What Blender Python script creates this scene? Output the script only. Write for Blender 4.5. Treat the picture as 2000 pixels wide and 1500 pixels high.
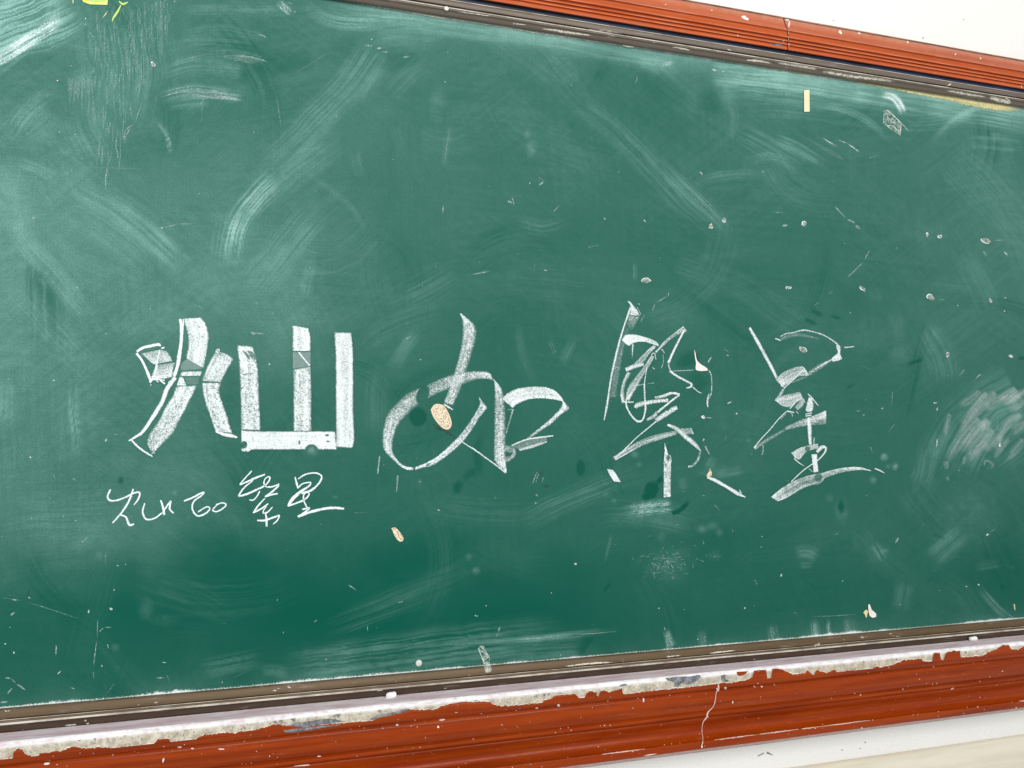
import bpy, math, random
import numpy as np
from mathutils import Vector, Euler

# ------------------------------------------------------------------ camera, light, exposure
scene = bpy.context.scene
col = scene.collection
for o in list(bpy.data.objects):
    bpy.data.objects.remove(o)

FPX = 1500.0                                  # focal length in pixels of the 2000 px wide photograph
YAW = math.atan(FPX / (5077 * math.cos(math.atan(99 / FPX))))
PITCH = math.atan(99 / FPX)
DIST, EYE = 1.385, 1.45                       # metres from the board, eye height
cam_data = bpy.data.cameras.new('camera')
cam_data.sensor_width = 36.0
cam_data.lens = FPX / 2000 * 36
cam_data.clip_start, cam_data.clip_end = 0.02, 100
cam = bpy.data.objects.new('camera', cam_data)
cam.location = (0, -DIST, EYE)
cam.rotation_euler = (math.pi / 2 + PITCH, 0, -YAW)
col.objects.link(cam)
scene.camera = cam

world = bpy.data.worlds.new('World')
scene.world = world
world.use_nodes = True
bg = world.node_tree.nodes['Background']
bg.inputs[0].default_value = (0.93, 0.97, 1.0, 1)     # even light of a white classroom
bg.inputs[1].default_value = 0.66

def area_lamp(name, loc, target, sx, sy, power, colour):
    d = bpy.data.lights.new(name, 'AREA')
    d.shape = 'RECTANGLE'; d.size = sx; d.size_y = sy
    d.energy = power; d.color = colour
    o = bpy.data.objects.new(name, d)
    o.location = loc
    o.rotation_euler = (Vector(target) - Vector(loc)).to_track_quat('-Z', 'Y').to_euler()
    col.objects.link(o)
    return o
area_lamp('ceiling_lamp', (0.55, -3.2, 2.75), (0.25, 0, 1.45), 3.0, 1.4, 88, (1.0, 0.985, 0.955))
area_lamp('window_light', (-2.6, -2.2, 2.1), (-0.1, 0, 1.5), 1.6, 1.8, 42, (0.90, 0.965, 1.0))

vs = scene.view_settings
vs.view_transform = 'Standard'; vs.look = 'None'
vs.exposure = 0.0; vs.gamma = 1.0; vs.use_curve_mapping = False
scene.render.engine = 'CYCLES'
scene.cycles.transparent_max_bounces = 40

# ------------------------------------------------------------------ measuring from the photograph
_F = np.array([math.sin(YAW) * math.cos(PITCH), math.cos(YAW) * math.cos(PITCH), math.sin(PITCH)])
_R = np.array([math.cos(YAW), -math.sin(YAW), 0.0])
_U = np.array([-math.sin(YAW) * math.sin(PITCH), -math.cos(YAW) * math.sin(PITCH), math.cos(PITCH)])
_C = np.array([0, -DIST, EYE])
VPX, VPY = 6077.0, 849.0

def at(px, py, d=0.0):
    """photo pixel -> point on the plane standing d metres in front of the board surface (y = -d)"""
    px = np.asarray(px, float); py = np.asarray(py, float)
    v = _F + _R * ((px - 1000) / FPX)[..., None] + _U * ((750 - py) / FPX)[..., None]
    t = (DIST - np.asarray(d, float)) / v[..., 1]
    return _C + v * t[..., None]

def to_px(P):
    w = P - _C
    z = w @ _F
    return 1000 + FPX * (w @ _R) / z, 750 - FPX * (w @ _U) / z

def pt(px, py, d=0.0):
    return at(np.array(px, float), np.array(py, float), d)

def col1500(px, py):
    """height in the photo at column x = 1500 of the horizontal line that passes through (px, py)"""
    return VPY + (np.asarray(py) - VPY) * (VPX - 1500) / (VPX - np.asarray(px))

# ------------------------------------------------------------------ noise
_rng = np.random.RandomState(7)
_T = _rng.rand(256, 256)
def vnoise(x, y, s=0):
    x = np.asarray(x, float) + s * 17.31; y = np.asarray(y, float) + s * 9.73
    xi = np.floor(x).astype(int); yi = np.floor(y).astype(int)
    fx = x - xi; fy = y - yi
    fx = fx * fx * (3 - 2 * fx); fy = fy * fy * (3 - 2 * fy)
    a = _T[yi % 256, xi % 256]; b = _T[yi % 256, (xi + 1) % 256]
    c = _T[(yi + 1) % 256, xi % 256]; d = _T[(yi + 1) % 256, (xi + 1) % 256]
    return (a * (1 - fx) + b * fx) * (1 - fy) + (c * (1 - fx) + d * fx) * fy
def fbm(x, y, s=0, oct=4):
    r = 0; a = 0.5; n = 0
    for k in range(oct):
        r = r + a * vnoise(x * 2 ** k, y * 2 ** k, s + k * 3); n += a; a *= 0.5
    return r / n
def sstep(a, b, x):
    t = np.clip((x - a) / (b - a + 1e-9), 0, 1)
    return t * t * (3 - 2 * t)

# ------------------------------------------------------------------ object helpers
def tag(o, label=None, cat=None, group=None, kind=None):
    if label: o['label'] = label
    if cat: o['category'] = cat
    if group: o['group'] = group
    if kind: o['kind'] = kind
    return o
def empty(name, loc, label=None, cat=None, group=None):
    o = bpy.data.objects.new(name, None)
    o.empty_display_size = 0.05
    o.location = loc
    col.objects.link(o)
    return tag(o, label, cat, group)
def link(name, me, mat, parent=None, origin=None):
    """mesh given in world coordinates; origin is moved to the parent's place"""
    o = bpy.data.objects.new(name, me)
    me.materials.append(mat)
    if origin is not None:
        pass
    if parent is not None:
        o.parent = parent
        off = Vector((0, 0, 0)); p = parent
        while p is not None:
            off += Vector(p.location); p = p.parent
        o.location = -off
    col.objects.link(o)
    return o
def mesh(name, V, F):
    me = bpy.data.meshes.new(name)
    me.from_pydata([tuple(v) for v in V], [], F)
    me.update()
    return me
def grid_mesh(name, P, smooth=False):
    """P: (rows, cols, 3) -> quad mesh, fast"""
    r, c = P.shape[:2]
    me = bpy.data.meshes.new(name)
    i = np.arange(r * c).reshape(r, c)
    q = np.stack([i[:-1, :-1], i[:-1, 1:], i[1:, 1:], i[1:, :-1]], -1).reshape(-1, 4)
    me.vertices.add(r * c); me.vertices.foreach_set('co', P.reshape(-1).astype(np.float32))
    me.loops.add(q.size); me.loops.foreach_set('vertex_index', q.reshape(-1).astype(np.int32))
    me.polygons.add(len(q))
    me.polygons.foreach_set('loop_start', (np.arange(len(q)) * 4).astype(np.int32))
    me.polygons.foreach_set('loop_total', np.full(len(q), 4, np.int32))
    me.update(calc_edges=True)
    me.shade_smooth() if smooth else None
    return me
def attr(me, name, a):
    t = me.attributes.new(name, 'FLOAT', 'POINT')
    t.data.foreach_set('value', np.asarray(a, np.float32).reshape(-1))

# ------------------------------------------------------------------ materials
class NT:
    def __init__(s, name):
        s.m = bpy.data.materials.new(name); s.m.use_nodes = True
        s.t = s.m.node_tree; s.b = s.t.nodes['Principled BSDF']; s.out = s.t.nodes['Material Output']
    def n(s, kind, **kw):
        n = s.t.nodes.new(kind)
        for k, v in kw.items(): setattr(n, k, v)
        return n
    def l(s, a, b): s.t.links.new(a, b)
    def val(s, x):
        return x
    def math(s, op, a, b=None, c=None, clamp=False):
        n = s.n('ShaderNodeMath', operation=op); n.use_clamp = clamp
        for i, x in enumerate((a, b, c)):
            if x is None: continue
            if isinstance(x, (int, float)): n.inputs[i].default_value = x
            else: s.l(x, n.inputs[i])
        return n.outputs[0]
    def mix(s, f, a, b, blend='MIX'):
        n = s.n('ShaderNodeMix', data_type='RGBA', blend_type=blend)
        for sock, x in ((n.inputs[0], f), (n.inputs[6], a), (n.inputs[7], b)):
            if isinstance(x, (int, float)): sock.default_value = x
            elif isinstance(x, tuple): sock.default_value = (*x, 1) if len(x) == 3 else x
            else: s.l(x, sock)
        return n.outputs[2]
    def pos(s, scale=(1, 1, 1)):
        g = s.n('ShaderNodeNewGeometry'); m = s.n('ShaderNodeMapping')
        m.inputs['Scale'].default_value = scale
        s.l(g.outputs['Position'], m.inputs['Vector'])
        return m.outputs[0]
    def noise(s, scale, detail=3, rough=0.55, stretch=(1, 1, 1)):
        n = s.n('ShaderNodeTexNoise')
        n.inputs['Scale'].default_value = scale; n.inputs['Detail'].default_value = detail
        n.inputs['Roughness'].default_value = rough
        s.l(s.pos(stretch), n.inputs['Vector'])
        return n.outputs['Fac']
    def ramp(s, x, a, b, lo=0.0, hi=1.0):
        n = s.n('ShaderNodeMapRange', interpolation_type='SMOOTHSTEP')
        for i, v in ((1, a), (2, b), (3, lo), (4, hi)):
            if isinstance(v, (int, float)): n.inputs[i].default_value = v
            else: s.l(v, n.inputs[i])
        s.l(x, n.inputs[0])
        return n.outputs[0]
    def attr(s, name):
        n = s.n('ShaderNodeAttribute', attribute_name=name)
        return n.outputs['Fac']
    def set(s, **kw):
        for k, v in kw.items():
            sock = s.b.inputs[k.replace('_', ' ')]
            if isinstance(v, tuple): sock.default_value = (*v, 1)
            elif isinstance(v, (int, float)): sock.default_value = v
            else: s.l(v, sock)
        return s
    def bump(s, h, strength=0.3, dist=0.001):
        n = s.n('ShaderNodeBump'); n.inputs['Strength'].default_value = strength
        n.inputs['Distance'].default_value = dist
        s.l(h, n.inputs['Height']); s.l(n.outputs[0], s.b.inputs['Normal'])
        return s

def mat_board():
    t = NT('chalkboard_paint')
    film, white, wet = t.attr('film'), t.attr('white'), t.attr('wet')
    fine = t.noise(420, 3, 0.6)
    med = t.noise(60, 4, 0.6)
    f = t.math('MULTIPLY', film, t.ramp(fine, 0.25, 0.75, 0.72, 1.28))
    for st, ms in (((5, 1, 300), 5.0), ((230, 1, 5), 7.0)):
        k = t.math('MULTIPLY', t.ramp(t.noise(1.0, 4, 0.65, st), 0.3, 0.7, -0.07, 0.07), t.ramp(t.noise(ms, 2), 0.42, 0.62))
        f = t.math('MULTIPLY', f, t.math('ADD', k, 1.0))
    f = t.math('MULTIPLY', f, t.ramp(med, 0.2, 0.8, 0.9, 1.1), clamp=True)
    green = t.mix(t.noise(9, 3), (0.0016, 0.073, 0.047), (0.0030, 0.085, 0.056))
    c = t.mix(f, green, (0.242, 0.440, 0.385))
    w = t.ramp(t.math('SUBTRACT', white, t.ramp(fine, 0.3, 0.7, 0.0, 0.6)), -0.25, 0.45)
    c = t.mix(t.math('MULTIPLY', w, t.ramp(white, 0.0, 0.12)), c, (0.80, 0.84, 0.82))
    c = t.mix(wet, c, (0.003, 0.072, 0.045))
    t.set(Base_Color=c, Roughness=t.math('SUBTRACT', 0.50, t.math('MULTIPLY', wet, 0.1)), Specular_IOR_Level=0.04)
    t.bump(t.noise(700, 2), 0.10, 0.0006)
    return t.m

def mat_chalk(name='chalk', colour=(0.87, 0.925, 0.91), grain=720, hard=0.26, film=0.42):
    t = NT(name)
    d = t.attr('chalk')
    n = t.noise(grain, 2.5, 0.6)
    n = t.ramp(n, 0.28, 0.72)
    n2 = t.ramp(t.noise(grain * 0.42, 2, 0.5), 0.3, 0.7)
    n = t.math('ADD', t.math('MULTIPLY', n, 0.82), t.math('MULTIPLY', n2, 0.18))
    a = t.ramp(t.math('SUBTRACT', d, n), -hard, hard)
    a = t.math('ADD', t.math('MULTIPLY', a, 1 - film), t.math('MULTIPLY', d, film))
    a = t.math('MULTIPLY', a, t.ramp(d, 0.0, 0.10), clamp=True)
    a = t.math('MULTIPLY', a, 0.96)
    t.set(Base_Color=t.mix(t.noise(150, 2), colour, tuple(c * 0.93 for c in colour)), Roughness=0.95,
          Specular_IOR_Level=0.05, Alpha=a)
    t.m.blend_method = 'HASHED' if hasattr(t.m, 'blend_method') else None
    return t.m

def mat_metal(name, ca, cb, dusty):
    t = NT(name)
    s = t.noise(14, 4, 0.6, (1, 8, 30))
    c = t.mix(s, ca, cb)
    dust = t.ramp(t.noise(30, 5, 0.7, (0.5, 1, 5)), 0.56, 0.74)
    c = t.mix(t.math('MULTIPLY', dust, dusty), c, (0.50, 0.46, 0.41))
    flecks = t.ramp(t.noise(140, 3, 0.6, (0.35, 1, 1)), 0.70, 0.74)
    c = t.mix(t.math('MULTIPLY', flecks, 0.7), c, (0.72, 0.68, 0.60))
    t.set(Base_Color=c, Metallic=0.15, Specular_IOR_Level=0.3, Roughness=t.ramp(s, 0.2, 0.8, 0.36, 0.55))
    t.bump(t.noise(300, 3, 0.6, (0.1, 1, 1)), 0.2, 0.0008)
    return t.m

def mat_red(name, a, b, dusty, rough, spec, dark):
    t = NT(name)
    s = t.noise(11, 4, 0.6, (0.6, 3, 6))
    c = t.mix(s, a, b)
    c = t.mix(t.math('MULTIPLY', t.ramp(t.noise(15, 5, 0.65, (0.16, 2, 6)), 0.40, 0.70), dark), c, tuple(x * 0.45 for x in a))
    scuff = t.ramp(t.noise(45, 5, 0.65, (0.5, 1, 2.5)), 0.60, 0.78)
    c = t.mix(t.math('MULTIPLY', scuff, dusty), c, (0.52, 0.27, 0.20))
    c = t.mix(t.math('MULTIPLY', t.attr('dust'), t.ramp(t.noise(50, 4, 0.65), 0.3, 0.6, 0.4, 0.9)), c, (0.50, 0.29, 0.21))
    fl = t.ramp(t.noise(260, 2, 0.5), 0.735, 0.76)
    c = t.mix(t.math('MULTIPLY', fl, 0.75), c, (0.72, 0.50, 0.43))
    t.set(Base_Color=c, Roughness=t.ramp(t.noise(70, 3), 0.3, 0.7, rough, rough + 0.14), Specular_IOR_Level=spec)
    t.bump(t.noise(90, 4, 0.55, (0.4, 1, 1)), 0.25, 0.0016)
    return t.m

def mat_wall():
    t = NT('white_wall_paint')
    c = t.mix(t.noise(6, 4), (0.775, 0.762, 0.715), (0.835, 0.825, 0.785))
    st = t.ramp(t.noise(38, 5, 0.7), 0.66, 0.80)
    c = t.mix(t.math('MULTIPLY', st, 0.28), c, (0.52, 0.50, 0.47))
    t.set(Base_Color=c, Roughness=0.75, Specular_IOR_Level=0.2)
    t.bump(t.math('ADD', t.noise(60, 4), t.noise(330, 2)), 0.5, 0.0025)
    return t.m

def mat_plain(name, a, b, rough=0.6, scale=40, bump=0.2, stretch=(1, 1, 1), contrast=(0.35, 0.65)):
    t = NT(name)
    c = t.mix(t.ramp(t.noise(scale, 4, 0.65, stretch), *contrast), a, b)
    t.set(Base_Color=c, Roughness=rough, Specular_IOR_Level=0.3)
    if bump: t.bump(t.noise(scale * 3, 3), bump, 0.0012)
    return t.m

def mat_plaster():
    t = NT('bare_plaster')
    n = t.ramp(t.noise(75, 6, 0.72), 0.36, 0.66)
    c = t.mix(n, (0.40, 0.345, 0.26), (0.64, 0.58, 0.47))
    c = t.mix(t.math('MULTIPLY', t.ramp(t.noise(16, 3), 0.52, 0.68), 0.5), c, (0.30, 0.29, 0.22))
    sp = t.ramp(t.noise(330, 2, 0.5), 0.58, 0.66)
    c = t.mix(t.math('MULTIPLY', sp, 0.6), c, (0.17, 0.16, 0.14))
    dust = t.attr('dust')
    c = t.mix(t.math('MULTIPLY', dust, t.ramp(t.noise(180, 3), 0.25, 0.6, 0.55, 1.0), clamp=True), c, (0.83, 0.83, 0.82))
    t.set(Base_Color=t.mix(t.math('MULTIPLY', t.ramp(t.noise(48, 4, 0.7), 0.60, 0.66), 0.8), c, (0.13, 0.125, 0.115)), Roughness=0.92, Specular_IOR_Level=0.1)
    t.bump(t.noise(240, 4, 0.7), 0.5, 0.002)
    return t.m

def mat_ledge():
    t = NT('dusty_ledge')
    n = t.noise(24, 5, 0.65, (0.35, 3, 3))
    c = t.mix(t.ramp(n, 0.3, 0.7), (0.50, 0.34, 0.365), (0.70, 0.58, 0.605))
    st = t.ramp(t.noise(60, 4, 0.6, (0.3, 4, 4)), 0.55, 0.68)
    c = t.mix(t.math('MULTIPLY', st, 0.75), c, (0.80, 0.78, 0.79))
    gr = t.ramp(t.noise(90, 5, 0.7, (0.6, 1, 1)), 0.58, 0.70)
    c = t.mix(t.math('MULTIPLY', gr, 0.55), c, (0.42, 0.37, 0.32))
    dust = t.math('MULTIPLY', t.attr('dust'), t.ramp(t.noise(75, 5, 0.7), 0.34, 0.56, 0.35, 1.0))
    c = t.mix(dust, c, (0.86, 0.87, 0.865))
    t.set(Base_Color=c, Roughness=0.95, Specular_IOR_Level=0.05)
    t.bump(t.noise(170, 4), 0.3, 0.0015)
    return t.m

M_BOARD = mat_board()
M_CHALK = mat_chalk()
M_SMEAR = mat_chalk('smeared_chalk', (0.70, 0.80, 0.77), 600, 0.45, 0.85)
M_METAL = mat_metal('brown_anodised_aluminium', (0.105, 0.078, 0.056), (0.185, 0.148, 0.118), 0.35)
M_METAL_GOLD = mat_metal('golden_brown_aluminium', (0.078, 0.044, 0.017), (0.140, 0.092, 0.048), 0.22)
M_METAL_DARK = mat_metal('dark_brown_aluminium', (0.045, 0.026, 0.016), (0.085, 0.056, 0.038), 0.22)
M_RED_UP = mat_red('red_paint_upper', (0.43, 0.078, 0.018), (0.55, 0.118, 0.032), 0.45, 0.32, 0.28, 0.35)
M_RED_LOW = mat_red('red_paint_lower', (0.205, 0.0130, 0.0007), (0.36, 0.060, 0.0026), 0.14, 0.18, 0.16, 0.50)
M_WALL = mat_wall()
M_DADO = mat_plain('beige_dado', (0.63, 0.57, 0.44), (0.72, 0.67, 0.54), 0.6, 7, 0.12, (0.3, 1, 3))
M_PLASTER = mat_plaster()
M_LEDGE = mat_ledge()
M_GAP = mat_plain('navy_gap', (0.018, 0.024, 0.034), (0.030, 0.058, 0.125), 0.5, 9, 0.3, (0.5, 1, 1))
M_TAN = mat_plain('bare_hardboard', (0.36, 0.25, 0.14), (0.80, 0.69, 0.52), 0.85, 420, 0.4, (1, 1, 1), (0.40, 0.56))
M_TANRIM = mat_plain('chipped_rim', (0.66, 0.50, 0.34), (0.78, 0.63, 0.46), 0.8, 200, 0.2)
M_PALE = mat_plain('pale_chip', (0.70, 0.60, 0.55), (0.84, 0.79, 0.75), 0.85, 300, 0.3)
M_PINK = mat_plain('pale_pink', (0.66, 0.42, 0.34), (0.80, 0.62, 0.55), 0.8, 160, 0.2)
M_CREAM = mat_plain('cream_paint_splash', (0.62, 0.57, 0.45), (0.80, 0.78, 0.70), 0.6, 90, 0.3, (0.4, 1, 1))
M_YELLOW = mat_plain('yellow_paint_smear', (0.66, 0.58, 0.26), (0.74, 0.70, 0.42), 0.6, 60, 0.2, (0.4, 1, 1))
M_YELLOW_A = mat_chalk('yellow_paint_film', (0.70, 0.63, 0.33), 300, 0.35, 0.5)
M_CREAM_A = mat_chalk('cream_paint_film', (0.74, 0.69, 0.58), 300, 0.30, 0.4)
M_STRIP = mat_plain('pale_yellow_plastic', (0.76, 0.65, 0.40), (0.80, 0.70, 0.46), 0.5, 60, 0.05)
M_GREENTAPE = mat_plain('yellow_green_tape', (0.42, 0.58, 0.12), (0.52, 0.66, 0.20), 0.4, 60, 0.1)
M_YTAPE = mat_plain('yellow_tape_edge', (0.74, 0.66, 0.14), (0.80, 0.73, 0.24), 0.4, 60, 0.1)
M_CHALKSTICK = mat_plain('chalk_stick', (0.82, 0.82, 0.80), (0.88, 0.88, 0.87), 0.95, 200, 0.3)
M_MAGNET = mat_plain('grey_white_plastic', (0.45, 0.50, 0.47), (0.66, 0.66, 0.62), 0.45, 180, 0.1)
M_DARK = mat_plain('dark_scratch', (0.012, 0.045, 0.035), (0.02, 0.06, 0.045), 0.6, 200, 0)
M_NICK = mat_plain('nick_underlayer', (0.07, 0.17, 0.13), (0.44, 0.40, 0.37), 0.8, 330, 0.3, (1, 1, 1), (0.42, 0.60))
M_TOP_EDGE = mat_plain('dark_brown_edge', (0.10, 0.070, 0.045), (0.30, 0.20, 0.14), 0.9, 60, 0.3, (0.4, 1, 1))
M_ARRIS_HIGHLIGHT = mat_plain('red_edge_highlight', (0.50, 0.110, 0.040), (0.72, 0.28, 0.16), 0.4, 30, 0.2, (0.3, 1, 1))
M_GREY = mat_plain('grey_primer', (0.10, 0.105, 0.115), (0.24, 0.25, 0.26), 0.7, 130, 0.3)

def mat_dusty():
    t = NT('dusty_metal_ridge')
    n = t.ramp(t.noise(40, 5, 0.65, (0.5, 1, 1)), 0.32, 0.62)
    t.set(Base_Color=t.mix(n, (0.30, 0.25, 0.20), (0.62, 0.57, 0.49)), Roughness=0.6, Metallic=0.2)
    return t.m
M_DUSTY = mat_dusty()
def mat_cleartape():
    t = NT('clear_tape')
    n = t.ramp(t.noise(130, 4, 0.7), 0.42, 0.66)
    e = t.attr('chalk')
    t.set(Base_Color=(0.70, 0.73, 0.64), Roughness=0.22, Specular_IOR_Level=0.6,
          Alpha=t.math('ADD', t.math('MULTIPLY', n, 0.50), t.math('MULTIPLY', e, 0.45), clamp=True))
    t.bump(t.noise(160, 4), 0.6, 0.002)
    return t.m
M_CLEAR = mat_cleartape()

# ------------------------------------------------------------------ wall
Z_TOP = float(pt(1500, 131)[2]); Z_BOT = float(pt(1500, 1254)[2])
WALL_Y = 0.014
X0, X1 = -1.75, 2.6
def plane_x(name, x0, x1, z0, z1, y, mat, nx=40, nz=30):
    xs = np.linspace(x0, x1, nx); zs = np.linspace(z0, z1, nz)
    X, Z = np.meshgrid(xs, zs)
    return grid_mesh(name, np.stack([X, np.full_like(X, y), Z], -1))
wall = link('wall', plane_x('wall', X0 - 0.1, X1 + 0.1, 0.0, Z_TOP + 1.0, WALL_Y, M_WALL), M_WALL)
tag(wall, 'off white plastered wall around the chalkboard', 'wall', kind='structure')
z_dado = float(pt(2000, 1435, -WALL_Y)[2])
pd = []
for (y, z) in ((WALL_Y - 0.001, z_dado + 0.001), (WALL_Y - 0.006, z_dado), (WALL_Y - 0.007, z_dado - 0.004), (WALL_Y - 0.007, 0.0)):
    pd.append([[x, y, z] for x in np.linspace(X0 - 0.1, X1 + 0.1, 30)])
dado = link('wall_dado', grid_mesh('wall_dado', np.array(pd)), M_DADO)
tag(dado, 'beige painted lower band of the wall below the chalkboard', 'wall', kind='structure')

# ------------------------------------------------------------------ profiles run along the wall
def chaikin(p, n=1):
    p = np.array(p, float)
    for _ in range(n):
        a = p[:-1] * 0.8 + p[1:] * 0.2; b = p[:-1] * 0.2 + p[1:] * 0.8
        q = np.empty((len(a) * 2, 2)); q[0::2] = a; q[1::2] = b
        p = np.vstack([p[:1], q, p[-1:]])
    return p
def profile(rows, n=1):
    """rows (photo height at column 1500, depth in front of the board) -> (depth, z)"""
    P = at(np.full(len(rows), 1500.0), np.array([r[0] for r in rows], float), np.array([r[1] for r in rows]))
    return chaikin(np.stack([-P[:, 1], P[:, 2]], -1), n)
_tables = {}
def run(name, prof, mat, parent, x0=X0, x1=X1, key=None, step=0.02, wob=0.0003, smooth=True, seed=0, dust=None):
    nx = max(2, int((x1 - x0) / step))
    xs = np.linspace(x0, x1, nx)
    w = (fbm(xs * 9, 0 * xs + seed, seed) - 0.5) * 2 * wob
    G = np.zeros((len(prof), nx, 3))
    G[:, :, 0] = xs
    G[:, :, 1] = -(prof[:, 0][:, None] + w[None, :])
    w2 = (fbm(xs * 7, 0 * xs + seed + 5, seed + 2) - 0.5) * 2 * wob
    G[:, :, 2] = prof[:, 1][:, None] + w2[None, :]
    me = grid_mesh(name, G)
    if smooth:
        me.shade_smooth()
        me.set_sharp_from_angle(angle=math.radians(38)) if hasattr(me, 'set_sharp_from_angle') else None
    if dust is not None: attr(me, 'dust', np.repeat(dust[:, None], nx, 1) * (0.35 + 0.9 * fbm(xs * 6, xs * 0, seed + 9))[None, :])
    o = link(name, me, mat, parent)
    if key:
        d, z = prof[:, 0], prof[:, 1]
        # photo height at column 1500 of every profile point
        t0 = pt(1500, 700)
        yy = []
        for dd, zz in prof:
            lo = np.linspace(-300, 1800, 2101)
            P = at(np.full(2101, 1500.0), lo, np.full(2101, dd))
            yy.append(np.interp(-zz, -P[:, 2], lo))
        _tables.setdefault(key, []).extend(zip(yy, d))
    return o
def depth_at(key, px, py):
    t = sorted(_tables[key])
    return np.interp(col1500(px, py), [a for a, b in t], [b for a, b in t])

# ---- chalkboard
xb0, xb1 = X0, X1
board = empty('chalkboard', (0.3, 0, Z_BOT - 0.04),
              'green chalkboard smeared with chalk dust, in a brown metal frame', 'chalkboard')

rail_top = run('frame_rail', profile([(99.9, -0.010), (100.5, 0.019), (101.5, 0.0215), (111, 0.0215), (111.8, 0.016), (114.2, 0.016),
                                      (115, 0.020), (119, 0.0195), (120, 0.0165), (127, 0.0120), (130.5, 0.0085), (132.3, 0.0040), (131.0, 0.0000)]),
               M_METAL, board, key='rt', seed=1)
rail_bot = run('frame_rail', profile([(1251.5, 0.0), (1253.4, 0.0050), (1254.6, 0.0085), (1267, 0.0125), (1268.0, 0.0095), (1269.4, 0.0090), (1270, 0.0150),
                                      (1273.4, 0.0160), (1274.2, 0.0180)]), M_METAL_GOLD, board, key='rb', seed=2)
run('rail_face', profile([(1274.0, 0.0175), (1275, 0.0215), (1277, 0.0230), (1278.5, 0.0205), (1286.5, 0.0205), (1287.8, 0.019), (1290, 0.0185)]),
    M_METAL_DARK, rail_bot, key='rb', seed=2)
run('ridge_line', profile([(113.9, 0.0195), (114.4, 0.0212), (115.6, 0.0212), (116.1, 0.0195)], 0), M_DUSTY, rail_top, seed=8, wob=0.0002)
run('ridge_line', profile([(100.4, 0.0190), (100.8, 0.0222), (101.6, 0.0224), (102.0, 0.0212)], 0), M_DUSTY, rail_top, seed=8, wob=0.0002)
run('ridge_line', profile([(1273.4, 0.0190), (1273.9, 0.0238), (1276.6, 0.0242), (1277.2, 0.0220)], 0), M_DUSTY, rail_bot, seed=9, wob=0.0003)
run('ridge_line', profile([(1268.9, 0.0110), (1269.2, 0.0158), (1269.9, 0.0160), (1270.4, 0.0140)], 0), M_DUSTY, rail_bot, seed=10, wob=0.0003)
rail_top['label'] = 'top rail of the brown metal frame, splashed with cream paint'
rail_bot['label'] = 'bottom rail of the brown metal frame, white with chalk along its inner edge'

# ---- red mouldings
up = empty('red_moulding', (0.4, 0, Z_TOP + 0.03),
           'orange red ribbed moulding above the chalkboard, against the white wall', 'moulding')
joint_x = float(pt(1540, 60, 0.03)[0])
prof_up = profile([(27.5, -WALL_Y), (29, 0.010), (30.5, 0.0135), (36, 0.0165), (44, 0.020), (50, 0.0255), (51.6, 0.0300), (53.4, 0.0300),
                   (55, 0.0265), (59, 0.0262), (64, 0.0290), (66.6, 0.0300), (68.2, 0.0275), (69.6, 0.0240), (71, 0.0275), (74, 0.0285), (75.6, 0.0250),
                   (76.6, 0.0235), (78, 0.0265), (81, 0.0275), (82.6, 0.0240), (83.8, 0.0230), (85.2, 0.0258), (90, 0.0265), (91.6, 0.0245), (92.6, 0.012), (92.9, -0.004)], 1)
zu = prof_up[:, 1]; za = float(pt(1500, 48, 0.02)[2]); zb = float(pt(1500, 30, 0.014)[2])
up_dust = sstep(za, zb, zu) * 0.8
run('moulding_length', prof_up, M_RED_UP, up, X0, joint_x - 0.0012, key='ru', seed=3, wob=0.0005, dust=up_dust)
run('moulding_length', prof_up, M_RED_UP, up, joint_x + 0.0012, X1, seed=4, wob=0.0005, dust=up_dust)
run('dark_top_edge', profile([(28.2, 0.012), (28.7, 0.0150), (29.8, 0.0152), (30.2, 0.0130)], 0), M_TOP_EDGE, up, seed=31, wob=0.0008, step=0.008)  # thin dark brown strip along the moulding's upper edge
for k, (ya, da) in enumerate([(52.3, 0.0312), (66.0, 0.0306), (73.6, 0.0291), (80.6, 0.0281)]):  # highlights on the crests, painted as lighter orange strips
    run('arris_highlight', profile([(ya - .7, da - 0.002), (ya - .45, da + 0.0002), (ya + .4, da + 0.0002), (ya + .7, da - 0.002)], 0), M_ARRIS_HIGHLIGHT, up, joint_x + 0.0012 if False else X0, X1, seed=32 + k, wob=0.0003)
run('backing_strip', profile([(90.5, 0.0145), (93, 0.0155), (96, 0.0160), (99, 0.0155), (103, 0.0145)]), M_GAP, up, seed=5)

low = empty('red_moulding', (0.4, 0, Z_BOT - 0.12),
            'dark red moulding with peeling ledge below the chalkboard, cracked near its right end', 'moulding')
LD = 0.062
prof_ledge = profile([(1290, -0.010), (1289.2, 0.0180), (1287.6, 0.0200), (1293, 0.036), (1299, LD - 0.008), (1301, LD - 0.003), (1303.5, LD), (1307.5, LD + 0.0022), (1310, LD + 0.0024)])
nxl = int((X1 - X0) / 0.006)
xs = np.linspace(X0, X1, nxl)
G = np.zeros((len(prof_ledge), nxl, 3)); G[:, :, 0] = xs
w = (fbm(xs * 30, xs * 0 + 3) - 0.5) * 0.002
fr = sstep(0.030, 0.06, prof_ledge[:, 0])[:, None]
G[:, :, 1] = -(prof_ledge[:, 0][:, None] + w * fr); G[:, :, 2] = prof_ledge[:, 1][:, None] + w * 0.5 * fr
me = grid_mesh('chalk_ledge', G, True)
dust = np.zeros((len(prof_ledge), nxl))
for i, (d, z) in enumerate(prof_ledge):
    e = 1.0 if d > LD - 0.0032 else (0.0 if d > 0.026 else 0.75)
    dust[i] = np.clip(e * (0.05 + 1.35 * fbm(xs * 55, xs * 0 + i * 0.9, 4)) + 0.12 * (fbm(xs * 14, xs * 0 + d * 90, 2) > 0.62), 0, 1)
attr(me, 'dust', dust)
ledge = link('chalk_ledge', me, M_LEDGE, low)
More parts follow.
